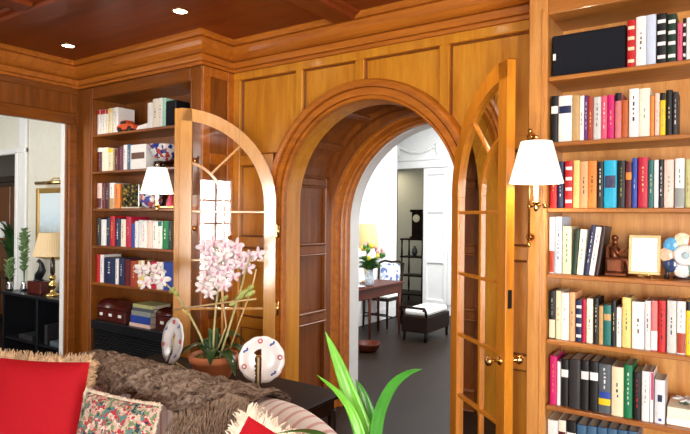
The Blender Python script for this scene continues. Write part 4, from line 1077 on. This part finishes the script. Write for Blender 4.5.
for q in range(330):
    f = rnd.random()*(len(edge)-1); i = int(f); p = Vector(edge[i]).lerp(Vector(edge[i+1]), f-i); p += Vector((.02-rnd.random()*.13, -.004-rnd.random()*.014, 0))
    if p.y > 1.80: p.z += .0
    L_ = .05+rnd.random()*.09; d1 = Vector((rnd.random()*.06-.03, -rnd.random()*.03-.004, -L_*.5)); d2 = Vector((rnd.random()*.05-.025, -rnd.random()*.012, -L_*.5))
    p.y = min(p.y, 1.745); b.tube([p+Vector((0, 0, .02)), p, p+d1, p+d1+d2], [.004, .004, .003, .0015], 5, caps=False)
for q in range(0):
    j = rnd.random()*(NX-1); i = int(j); p = Vector(rows[-1][i]); b.tube([p, p+Vector((rnd.random()*.02-.01, -.004-rnd.random()*.006, -.03)), p+Vector((rnd.random()*.03-.015, -.006, -.05-rnd.random()*.02))], [.004, .003, .0015], 5, caps=False)
fr = b.build('fringe', plain('brown_yarn', (.27, .19, .13), .95, var=.5, scale=60), throw)

def cushion(name, M, w_, h_, th, mat, label, cat, group=None, fringe=None, fl=.035, fn=260):
    t = thing(name, M.translation[:], label, cat, group); N = 20
    def P(u, v_, sgn):
        e = (1-abs(u)**3.2)*(1-abs(v_)**3.2); d = th*.5*max(0, e)**.55
        k_ = 1-.05*(1-abs(u)**2)*abs(v_)**2; k2 = 1-.05*(1-abs(v_)**2)*abs(u)**2
        return Vector((u*w_/2*k2, sgn*d, v_*h_/2*k_))
    b = place(M)
    for sgn in (-1, 1): b.grid([[P(-1+2*i/N, -1+2*j/N, sgn) for i in (range(N+1) if sgn < 0 else range(N, -1, -1))] for j in range(N+1)])
    b.build('cover', mat, t)
    if fringe:
        b = place(M)
        for q in range(fn):
            s = 4*q/fn; e = int(s); f = -1+2*(s-e); u, v_ = ((f, 1), (1, -f), (-f, -1), (-1, f))[e]
            p = P(u, v_, 0); ou = Vector(((u if e % 2 else u*.12), 0, (v_ if not e % 2 else v_*.12))).normalized()
            for k_ in range(2):
                j1 = Vector((rnd.random()-.5, rnd.random()-.5, rnd.random()-.5))*fl*.7; j2 = Vector((rnd.random()-.5, rnd.random()-.5, rnd.random()-.5))*fl
                b.tube([p-ou*.006, p+ou*fl*.5+j1*.5, p+ou*fl+j2*.7], [.0045, .0055, .002], 5, caps=False)
        b.build('fringe', fringe, t)
    return t
redm, nt, bb = base_mat('red_linen', .8, .25); v = coords(nt, (1, 1, 1)); nz_ = noise(nt, v, 260, 2)
nt.links.new(ramp(nt, nz_, [(.3, (.40, .003, .010)), (.7, (.50, .006, .016))]), bb.inputs['Base Color']); bump(nt, bb, nz_, .2, .002)
fringe_m = plain('tan_tassel', (.46, .31, .18), .9, var=.45, scale=40); fringe_w = plain('cream_tassel', (.74, .62, .48), .9, var=.3, scale=40)
cushion('throw_pillow', TR(-2.765, 1.465, .682, R(36), R(-9), R(3)), .455, .48, .14, redm, 'large square red pillow with tan fringe at the left end of the sofa', 'pillow', 'pillows on the sofa', fringe_m, .034, 300)
fl_m, nt, bb = base_mat('floral_tapestry', .9, .15)
vo = nt.nodes.new('ShaderNodeTexVoronoi'); vo.inputs['Scale'].default_value = 42; 
dn = nt.nodes.new('ShaderNodeTexNoise'); dn.inputs['Scale'].default_value = 30; nt.links.new(coords(nt, (1, 1, 1)), dn.inputs['Vector'])
nt.links.new(dn.outputs['Color'], vo.inputs['Vector']); vo.inputs['Scale'].default_value = 7
sp_ = nt.nodes.new('ShaderNodeSeparateColor'); nt.links.new(vo.outputs['Color'], sp_.inputs[0])
c_ = ramp(nt, sp_.outputs[0], [(0, (.60, .50, .40)), (.20, (.50, .05, .06)), (.36, (.66, .34, .30)), (.46, (.03, .05, .09)), (.62, (.10, .24, .26)), (.74, (.20, .30, .14)), (.86, (.74, .66, .56))])
c_.node.color_ramp.interpolation = 'CONSTANT'; nt.links.new(c_, bb.inputs['Base Color'])
cushion('throw_pillow', TR(-2.26, 1.53, .61, R(12), R(-14), R(2)), .43, .40, .13, fl_m, 'multicoloured floral tapestry pillow between the two red pillows', 'pillow', 'pillows on the sofa', fringe_w, .010, 200)
cushion('throw_pillow', TR(-1.235, 1.42, .655, R(40), R(-12), R(30)), .46, .46, .11, redm, 'smaller tilted red pillow with cream fringe at the right end of the sofa', 'pillow', 'pillows on the sofa', fringe_w, .034, 280)

# ------------------------------------------------------------------ plant in the foreground
t = thing('plant_stand', (-.93, 1.45, 0), 'small dark round stand carrying the strap-leaved plant beside the sofa', 'plant stand')
c = (-.91, 1.46, 0)
b = MB(); b.lathe([(.11, .47), (.12, .48), (.12, .495), (0, .495)], c, 28); b.build('table_top', dk, t)
b = MB(); b.lathe([(.02, .10), (.022, .30), (.03, .40), (.02, .47)], c, 16); b.build('column', dk, t)
for q in range(3):
    a = R(120*q+20); b = MB(); b.tube([(c[0], c[1], .13), (c[0]+.09*math.cos(a), c[1]+.09*math.sin(a), .10), (c[0]+.17*math.cos(a), c[1]+.17*math.sin(a), .014)], [.018, .015, .013], 8); b.build('leg', dk, t)
t = thing('potted_plant', (c[0], c[1], .496), 'green plant with long strap leaves rising in front of the archway', 'potted plant')
b = MB(); b.lathe([(.08, 0), (.09, .01), (.115, .15), (.125, .19), (.118, .20), (.108, .17), (0, .165)], (c[0], c[1], .496), 32); b.build('pot', terra, t)
b = MB(); b.lathe([(.108, .167), (.06, .178), (0, .182)], (c[0], c[1], .496), 20); b.build('soil', plain('soil', (.03, .018, .01), .95, var=.5), t)
lg = plain('bright_leaf', (.15, .48, .035), .35, var=.18, scale=9, coat=.3); lg2 = plain('deep_leaf', (.06, .27, .03), .35, var=.2, scale=9, coat=.3)
vn = (.55, -.83, .0)
blade('leaf', [(-.92, 1.46, .67), (-.925, 1.49, .80), (-.932, 1.50, .939), (-.978, 1.5, 1.05), (-1.033, 1.5, 1.161), (-1.083, 1.5, 1.25)], .030, lg, t, .35, vn)
blade('leaf', [(-.92, 1.44, .67), (-.905, 1.45, .85), (-.912, 1.45, .958), (-.945, 1.45, 1.033), (-.998, 1.45, 1.084), (-1.078, 1.45, 1.123)], .015, lg, t, .5, vn)
blade('leaf', [(-.93, 1.48, .67), (-.94, 1.53, .80), (-.945, 1.55, .917), (-.95, 1.55, .995), (-.969, 1.55, 1.055), (-.998, 1.55, 1.10)], .027, lg2, t, .4, vn)
blade('leaf', [(-.915, 1.47, .67), (-.905, 1.5, .82), (-.894, 1.5, .944), (-.877, 1.5, 1.039), (-.836, 1.5, 1.121), (-.786, 1.5, 1.165), (-.738, 1.5, 1.184)], .019, lg2, t, .5, vn)
blade('leaf', [(-.93, 1.42, .67), (-.90, 1.36, .85), (-.88, 1.31, .97), (-.954, 1.3, 1.005), (-1.026, 1.3, 1.003), (-1.117, 1.3, .978)], .020, lg2, t, .3)
blade('leaf', [(-.95, 1.44, .67), (-1.0, 1.46, .80), (-1.04, 1.48, .86), (-1.09, 1.5, .86)], .020, lg2, t, .3)
blade('leaf', [(-.90, 1.45, .67), (-.84, 1.48, .82), (-.78, 1.5, .88), (-.72, 1.5, .86)], .020, lg, t, .3)
# ------------------------------------------------------------------ the hall
HT = .735
t = thing('writing_table', (-4.02, 6.45, 0), 'mahogany writing table with an apron seen through the arch', 'table')
MB().bev(-4.24, -3.80, 5.75, 7.15, HT-.025, HT, .006).build('table_top', mh, t)
MB().bev(-4.21, -3.83, 5.78, 7.12, HT-.155, HT-.026, .004).build('apron', mh, t)
for x in (-4.19, -3.85):
    for y in (5.81, 6.30, 7.09): b = MB(); b.tube([(x, y, HT-.15), (x, y, .30), (x, y, 0)], [.024, .018, .013], 8); b.build('leg', mh, t)
def handle_row(): pass
c = (-4.16, 6.72, HT+.001)
t = thing('table_lamp', c, 'table lamp with a cream shade half hidden by the bouquet in the hall', 'lamp')
b = MB(); b.lathe([(.07, 0), (.07, .015), (.025, .03), (.035, .12), (.05, .20), (.02, .28), (.01, .30), (.01, .44)], c, 20); b.build('base', brass, t)
b = MB(); b.lathe([(.17, .47), (.12, .80), (.117, .80), (.167, .47)], c, 28); b.f = [f for f in b.f if len(f) == 4]; b.sm = b.sm[:len(b.f)]; b.build('lamp_shade', emis('cream_shade', (1, .8, .4), .06, (.46, .36, .15)), t)
c = (-3.92, 6.40, HT+.001)
t = thing('flower_vase', c, 'vase of yellow and pink tulips on the writing table in the hall', 'bouquet')
b = MB(); b.lathe([(.045, 0), (.06, .02), (.065, .10), (.045, .17), (.055, .21), (.05, .21), (.04, .17)], c, 20); b.build('vase', plain('blue_white_vase', (.55, .62, .70), .15, var=.4, scale=40, coat=.5), t)
fg = plain('tulip_leaf', (.05, .17, .03), .5, var=.3); bloomY = plain('tulip_yellow', (.66, .52, .04), .6, var=.1); bloomP = plain('tulip_pink', (.66, .28, .26), .6, var=.15)
for q in range(100):
    a = rnd.random()*6.28; l_ = .14+rnd.random()*.06; h = .26+rnd.random()*.16
    blade('leaf', [(c[0], c[1], HT+.18), (c[0]+.4*l_*math.cos(a), c[1]+.4*l_*math.sin(a), HT+h*.85), (c[0]+l_*math.cos(a), c[1]+l_*math.sin(a), HT+h*.9)], .030, fg, t)
for q in range(34):
    a = rnd.random()*6.28; ph = rnd.random()*1.3; r_ = .21; p = (c[0]+r_*math.sin(ph)*math.cos(a), c[1]+1.1*r_*math.sin(ph)*math.sin(a), HT+.29+.23*math.cos(ph)+rnd.random()*.03)
    b = MB(); b.ball(p, .027, .027, .034, 8); b.build('blossom', (bloomY, bloomP, fg)[q % 3], t)
t = thing('serving_tray', (-3.95, 6.05, HT+.001), 'small silver tray before the flower vase on the writing table', 'tray')
silver = plain('silver', (.75, .77, .8), .2, 1)
b = MB(); b.lathe([(.08, 0), (.095, .006), (.11, .02), (.107, .021), (.08, .008), (0, .006)], (-3.93, 6.12, HT+.001), 24); b.build('dish', silver, t)
b = MB(); b.lathe([(.03, .008), (.035, .05), (.02, .07), (.028, .085), (0, .085)], (-3.93, 6.12, HT+.001), 16); b.build('cup', silver, t)
def dining_chair(x, y, rz, label, seatm):
    t = thing('chair', (x, y, 0), label, 'chair'); M = TR(x, y, 0, rz)
    for sx in (-.20, .20):
        b = place(M); b.tube([(sx, -.20, .42), (sx, -.205, .2), (sx*1.02, -.21, 0)], [.022, .018, .014], 8); b.build('leg', dk2, t)
        b = place(M); b.tube([(sx*1.02, .24, 0), (sx, .20, .22), (sx*.98, .19, .44), (sx*1.02, .23, .70), (sx*1.08, .27, .93)], [.016, .018, .020, .017, .015], 8); b.build('leg', dk2, t)
    b = place(M); b.bev(-.225, .225, -.22, .20, .395, .44, .006); b.build('seat_frame', dk2, t)
    b = place(M); b.bev(-.215, .215, -.21, .19, .44, .485, .015); b.build('seat', seatm, t)
    b = place(M); b.tube([(-.22, .272, .92), (-.12, .275, .955), (0, .276, .94), (.12, .275, .955), (.22, .272, .92)], .017, 8); b.tube([(-.2, .205, .50), (.2, .205, .50)], .012, 8); b.build('back_frame', dk2, t)
    b = place(M); b.prism([(-.13, .50), (.13, .50), (.17, .80), (.15, .92), (-.15, .92), (-.17, .80)], .228, .246); b.build('back_splat', painted('painted_splat', (.78, .80, .84), (.10, .18, .45), (.70, .74, .80), 22), t)
    b = place(M)
    for z in (.14, .20): b.tube([(-.2, -.2 if z > .18 else 0, z), (.2, -.2 if z > .18 else 0, z)], .010, 6)
    for sx in (-.2, .2): b.tube([(sx, -.2, .14), (sx, .215, .14)], .010, 6)
    b.build('stretcher', dk2, t)
    return t
dining_chair(-4.36, 7.50, R(0), 'dark wooden chair with a blue and white painted back behind the writing table', bmat('white'))
t = thing('bench', (-3.45, 7.1, 0), 'low dark bench with a white cushion in the hall', 'bench')
MB().bev(-3.63, -3.26, 6.75, 7.48, .12, .33, .008).build('seat_frame', dk2, t)
MB().box(-3.62, -3.27, 6.80, 7.44, .331, .42).build('cushion', bmat('white'), t, bevel=.04, seg=4)
for x in (-3.60, -3.29):
    for y in (6.78, 7.45): b = MB(); b.tube([(x, y, .14), (x, y, 0)], [.024, .018], 8); b.build('leg', dk2, t)
b = MB(); b.tube([(-3.62, 6.765, .33), (-3.62, 6.74, .41), (-3.62, 6.70, .45), (-3.62, 6.68, .42)], .018, 8); b.tube([(-3.27, 6.765, .33), (-3.27, 6.74, .41), (-3.27, 6.70, .45), (-3.27, 6.68, .42)], .018, 8); b.tube([(-3.62, 6.70, .45), (-3.27, 6.70, .45)], .018, 8); b.build('scrolled_end', dk2, t)
c = (-3.66, 5.95, .001)
t = thing('floor_basket', c, 'round reddish wooden bowl standing on the hall floor under the table edge', 'basket')
b = MB(); b.lathe([(.09, 0), (.13, .03), (.15, .08), (.155, .10), (.145, .10), (.12, .04), (0, .02)], c, 24); b.build('bowl', mh, t)

# etagere with a clock in the far room
t = thing('etagere', (-5.08, 10.0, 0), 'dark open etagere with turned posts in the room past the hall', 'shelf')
for x in (-5.30, -4.86):
    for y in (9.85, 10.15):
        b = MB(); b.tube([(x, y, z) for z in (0, .2, .3, .5, .6, .8, .9, 1.1, 1.22)], [.018, .014, .022, .014, .022, .014, .022, .014, .02], 8); b.build('post', dk2, t)
for z in (.14, .50, .86, 1.20): MB().bev(-5.33, -4.83, 9.82, 10.18, z, z+.03, .005).build('shelf', dk2, t)
t = thing('mantel_clock', (-5.02, 10.0, 1.231), 'dark wooden clock standing on top of the etagere', 'clock')
b = MB(); b.bev(-5.16, -4.90, 9.90, 10.10, 1.231, 1.27, .006); b.bev(-5.13, -4.93, 9.92, 10.08, 1.27, 1.74, .006); b.bev(-5.16, -4.90, 9.90, 10.10, 1.74, 1.79, .006); b.build('case', dk2, t)
b = MB(); b.lathe([(0, -.004), (.07, -.004), (.075, 0)], (-5.03, 9.919, 1.62), 24, axis='y'); b.build('dial', bmat('cream'), t)
t = thing('vase', (-5.1, 10.0, .891), 'small dark vase on the middle board of the etagere', 'vase')
b = MB(); b.lathe([(.03, 0), (.06, .06), (.05, .13), (.02, .17), (.03, .19), (0, .19)], (-5.1, 10.0, .891), 16); b.build('body', plain('dark_ceramic', (.06, .05, .05), .3), t)
t = thing('curtain', (-5.36, 9.5, .02), 'olive grey curtain hanging at the left of the far doorway', 'curtain')
b = MB(); b.grid([[(-5.62+.012*i, 9.55+.03*math.sin(i*1.1), z) for i in range(34)] for z in (.02, 1.2, 2.7)]); b.grid([[(-5.62+.012*i, 9.556+.03*math.sin(i*1.1), z) for i in range(33, -1, -1)] for z in (.02, 1.2, 2.7)]); b.build('panel', plain('olive_curtain', (.16, .155, .11), .9, var=.2), t)
b = MB(); b.tube([(-5.75, 9.55, 2.72), (-5.10, 9.55, 2.72)], .012, 8); b.build('rod', iron, t)
t = thing('added_pendant_lamp', (-4.3, 10.6, 3.39), 'unseen pendant lamp added to brighten the far room', 'pendant lamp')  # added out of view as a light source for the far room
b = MB(); b.tube([(-4.3, 10.6, 3.4), (-4.3, 10.6, 2.95)], .006, 6); b.build('cord', iron, t)
b = MB(); b.ball((-4.3, 10.6, 2.84), .13, n=16); b.build('globe', emis('globe', (1, .9, .7), 6), t)

# ------------------------------------------------------------------ the living room beyond the left wall
CT = .80
t = thing('sideboard', (-5.9, 3.22, 0), 'black open sideboard under the painting in the living room', 'sideboard')
MB().bev(-6.50, -5.10, 3.03, 3.41, CT-.03, CT, .006).build('top', black, t)
for x in (-6.49, -5.81, -5.13): MB().bev(x, x+.03, 3.05, 3.40, 0, CT-.031, .003).build('side_panel', black, t)
MB().box(-6.49, -5.10, 3.385, 3.40, 0, CT-.031).build('back_panel', black, t)
MB().bev(-6.46, -5.13, 3.06, 3.384, .30, .32, .003).build('shelf', black, t)
MB().bev(-6.46, -5.13, 3.06, 3.384, .04, .06, .003).build('shelf', black, t)
for q, (x, w_, c_, h, lb) in enumerate(((-6.20, .26, 'charcoal', .05, 'dark grey book stack on the left sideboard shelf'), (-5.70, .05, 'charcoal', .20, 'dark grey folder standing in the middle of the sideboard shelf'), (-5.60, .34, 'slate', .05, 'grey magazines lying on the right sideboard shelf'))):
    t = thing('book', (x, 3.2, .321), lb, 'book'); MB().bev(x, x+w_, 3.08, 3.30, .321, .321+h, .004).build('cover', bmat(c_), t)
c = (-5.72, 3.17, CT+.001)
t = thing('table_lamp', c, 'brass table lamp with a pleated tan shade on the black sideboard', 'lamp')
b = MB(); b.lathe([(.075, 0), (.075, .012), (.03, .03), (.018, .06), (.038, .09), (.04, .12), (.018, .15), (.032, .17), (.034, .19), (.016, .215)], c, 24); b.build('base', brass, t)
b = MB(); b.lathe([(.016, .215), (.024, .23), (.022, .36), (.012, .38), (.008, .44)], c, 20); b.build('stem', dk, t)
b = MB(); rows = []
for z, r_ in ((.405, .185), (.64, .125)): rows.append([(c[0]+(r_+.003*(k_ % 2))*math.cos(2*math.pi*k_/96), c[1]+(r_+.003*(k_ % 2))*math.sin(2*math.pi*k_/96), c[2]+z) for k_ in range(96)])
b.grid(rows, closed=True, smooth=False); b.build('lamp_shade', emis('pleated_shade', (1, .75, .4), .10, (.62, .46, .26)), t)
t = thing('painting', (-6.05, 3.41, 1.55), 'landscape painting in a gilt frame on the cream living room wall', 'painting')
b = MB()
for q in ((-6.46, -6.40, 1.14, 1.92), (-5.50, -5.44, 1.14, 1.92), (-6.40, -5.50, 1.86, 1.92), (-6.40, -5.50, 1.14, 1.20)): b.bev(q[0], q[1], 3.375, 3.418, q[2], q[3], .012)
b.build('frame', plain('gilt_frame', (.55, .34, .10), .35, .6), t)
mt, nt, bb = base_mat('landscape_canvas', .6, .3); tc = nt.nodes.new('ShaderNodeTexCoord'); sp_ = nt.nodes.new('ShaderNodeSeparateXYZ'); nt.links.new(tc.outputs['Generated'], sp_.inputs[0])
nn = noise(nt, coords(nt, (1, 1, 1.5)), 14, 6, .7); ad = nt.nodes.new('ShaderNodeMath'); ad.operation = 'MULTIPLY_ADD'; nt.links.new(nn, ad.inputs[0]); ad.inputs[1].default_value = .5; nt.links.new(sp_.outputs[2], ad.inputs[2])
nt.links.new(ramp(nt, ad.outputs[0], [(.2, (.10, .14, .08)), (.45, (.38, .40, .36)), (.62, (.50, .58, .62)), (.8, (.62, .74, .82)), (1, (.70, .80, .86))]), bb.inputs['Base Color'])
MB().box(-6.40, -5.50, 3.392, 3.412, 1.20, 1.86).build('canvas', mt, t)
t = thing('picture_light', (-6.0, 3.41, 1.99), 'brass picture light mounted above the gilt-framed painting', 'lamp')
b = MB(); b.tube([(-6.30, 3.30, 1.965), (-5.76, 3.30, 1.965)], .022, 12); b.build('shade', brass, t)
b = MB(); b.tube([(-6.05, 3.30, 1.975), (-6.05, 3.36, 2.02), (-6.05, 3.415, 2.02)], .007, 8); b.build('arm', brass, t)
# black bird on a red box
t = thing('box', (-6.05, 3.22, CT+.001), 'dark red wooden box on the sideboard under the black sculpture', 'box')
MB().bev(-6.12, -5.86, 3.12, 3.27, CT+.001, CT+.13, .005).build('body', lea, t)
t = thing('sculpture', (-6.1, 3.2, CT+.131), 'curved black bird sculpture standing on the dark red box', 'sculpture')
b = MB(); b.tube([(-6.06, 3.19, CT+.15), (-6.02, 3.19, CT+.18), (-5.96, 3.19, CT+.24), (-5.97, 3.19, CT+.31), (-6.02, 3.19, CT+.34), (-6.07, 3.19, CT+.32)], [.03, .045, .04, .02, .018, .004], 12)
b.lathe([(.05, 0), (.05, .01), (.02, .02), (.0, .03)], (-6.02, 3.19, CT+.131), 16); b.build('body', black, t)
for (x, y, h, n_, lb) in ((-6.30, 3.18, .60, 40, 'tall leafy branches in a small glass vase at the left of the sideboard'), (-6.42, 3.09, .28, 26, 'lower leafy sprigs in a vase at the sideboard left edge')):
    t = thing('leafy_vase', (x, y, CT+.001), lb, 'vase')
    b = MB(); b.lathe([(.03, 0), (.038, .03), (.026, .08), (.03, .10), (.026, .10), (.02, .08)], (x, y, CT+.001), 16); b.build('vase', silver, t)
    for q in range(4):
        b = MB(); b.tube([(x, y, CT+.05), (x+(q-1.5)*.02, y, CT+.05+h*.5), (x+(q-1.5)*.035, y-.01, CT+.05+h)], .003, 6); b.build('stem', fg, t)
    for q in range(n_*2):
        f = .25+.75*rnd.random(); a = rnd.random()*6.28; s_ = (rnd.random()*3-1.5)*.035*f; p = Vector((x+s_, y, CT+.05+h*f)); d = Vector((math.cos(a), math.sin(a)*.6, .5))*.075
        blade('leaf', [p, p+d*.6, p+d], .020, plain('sage_leaf', (.20, .30, .13), .6, var=.3) if 'sage_leaf' not in MATS else MATS['sage_leaf'], t)
# dark room past the living room doorway
t = thing('armoire', (-8.9, 4.3, 0), 'tall dark brown armoire seen through the living room doorway', 'cabinet')
MB().bev(-9.9, -8.1, 4.35, 4.9, 0, 2.12, .01).build('body', dk, t)
MB().bev(-9.95, -8.05, 4.30, 4.95, 2.121, 2.20, .01).build('cornice', bmat('palegrey') if False else dk, t)
for x in (-9.85, -8.98): MB().bev(x, x+.84, 4.325, 4.349, .1, 2.05, .008).build('door', rz_, t)
t = thing('side_table', (-8.3, 3.95, 0), 'dark side table in the doorway of the living room', 'table')
MB().bev(-8.9, -7.9, 3.75, 4.15, .77, .80, .005).build('table_top', dk, t)
for x in (-8.86, -7.94):
    for y in (3.79, 4.11): MB().bev(x-.02, x+.02, y-.02, y+.02, 0, .769, .004).build('leg', dk, t)
c = (-8.55, 3.92, .801)
t = thing('table_lamp', c, 'lamp with a white shade on the side table past the doorway', 'lamp')
b = MB(); b.lathe([(.07, 0), (.03, .03), (.05, .2), (.05, .32), (.02, .44), (.01, .56)], c, 16); b.build('base', plain('blue_ceramic', (.04, .07, .16), .2, coat=.5), t)
b = MB(); b.lathe([(.17, .50), (.12, .72), (.118, .72), (.168, .50)], c, 24); b.f = [f for f in b.f if len(f) == 4]; b.sm = b.sm[:len(b.f)]; b.build('lamp_shade', emis('white_shade', (1, .95, .9), .2, (.7, .72, .7)), t)
t = thing('potted_fern', (-8.0+.02, 3.85, .801), 'dark green bushy plant beside the white-shaded lamp', 'potted plant')
b = MB(); b.lathe([(.05, 0), (.08, .10), (.075, .10), (.0, .09)], (-8.02, 3.9, .801), 16); b.build('pot', bmat('white'), t)
for q in range(34):
    a = rnd.random()*6.28; l_ = .12+rnd.random()*.16; h = .3+rnd.random()*.55
    blade('leaf', [(-8.02, 3.9, .89), (-8.02+.5*l_*math.cos(a), 3.9+.5*l_*math.sin(a), .89+h*.7), (-8.02+l_*math.cos(a), 3.9+l_*math.sin(a), .89+h*.85)], .03, leafg, t)
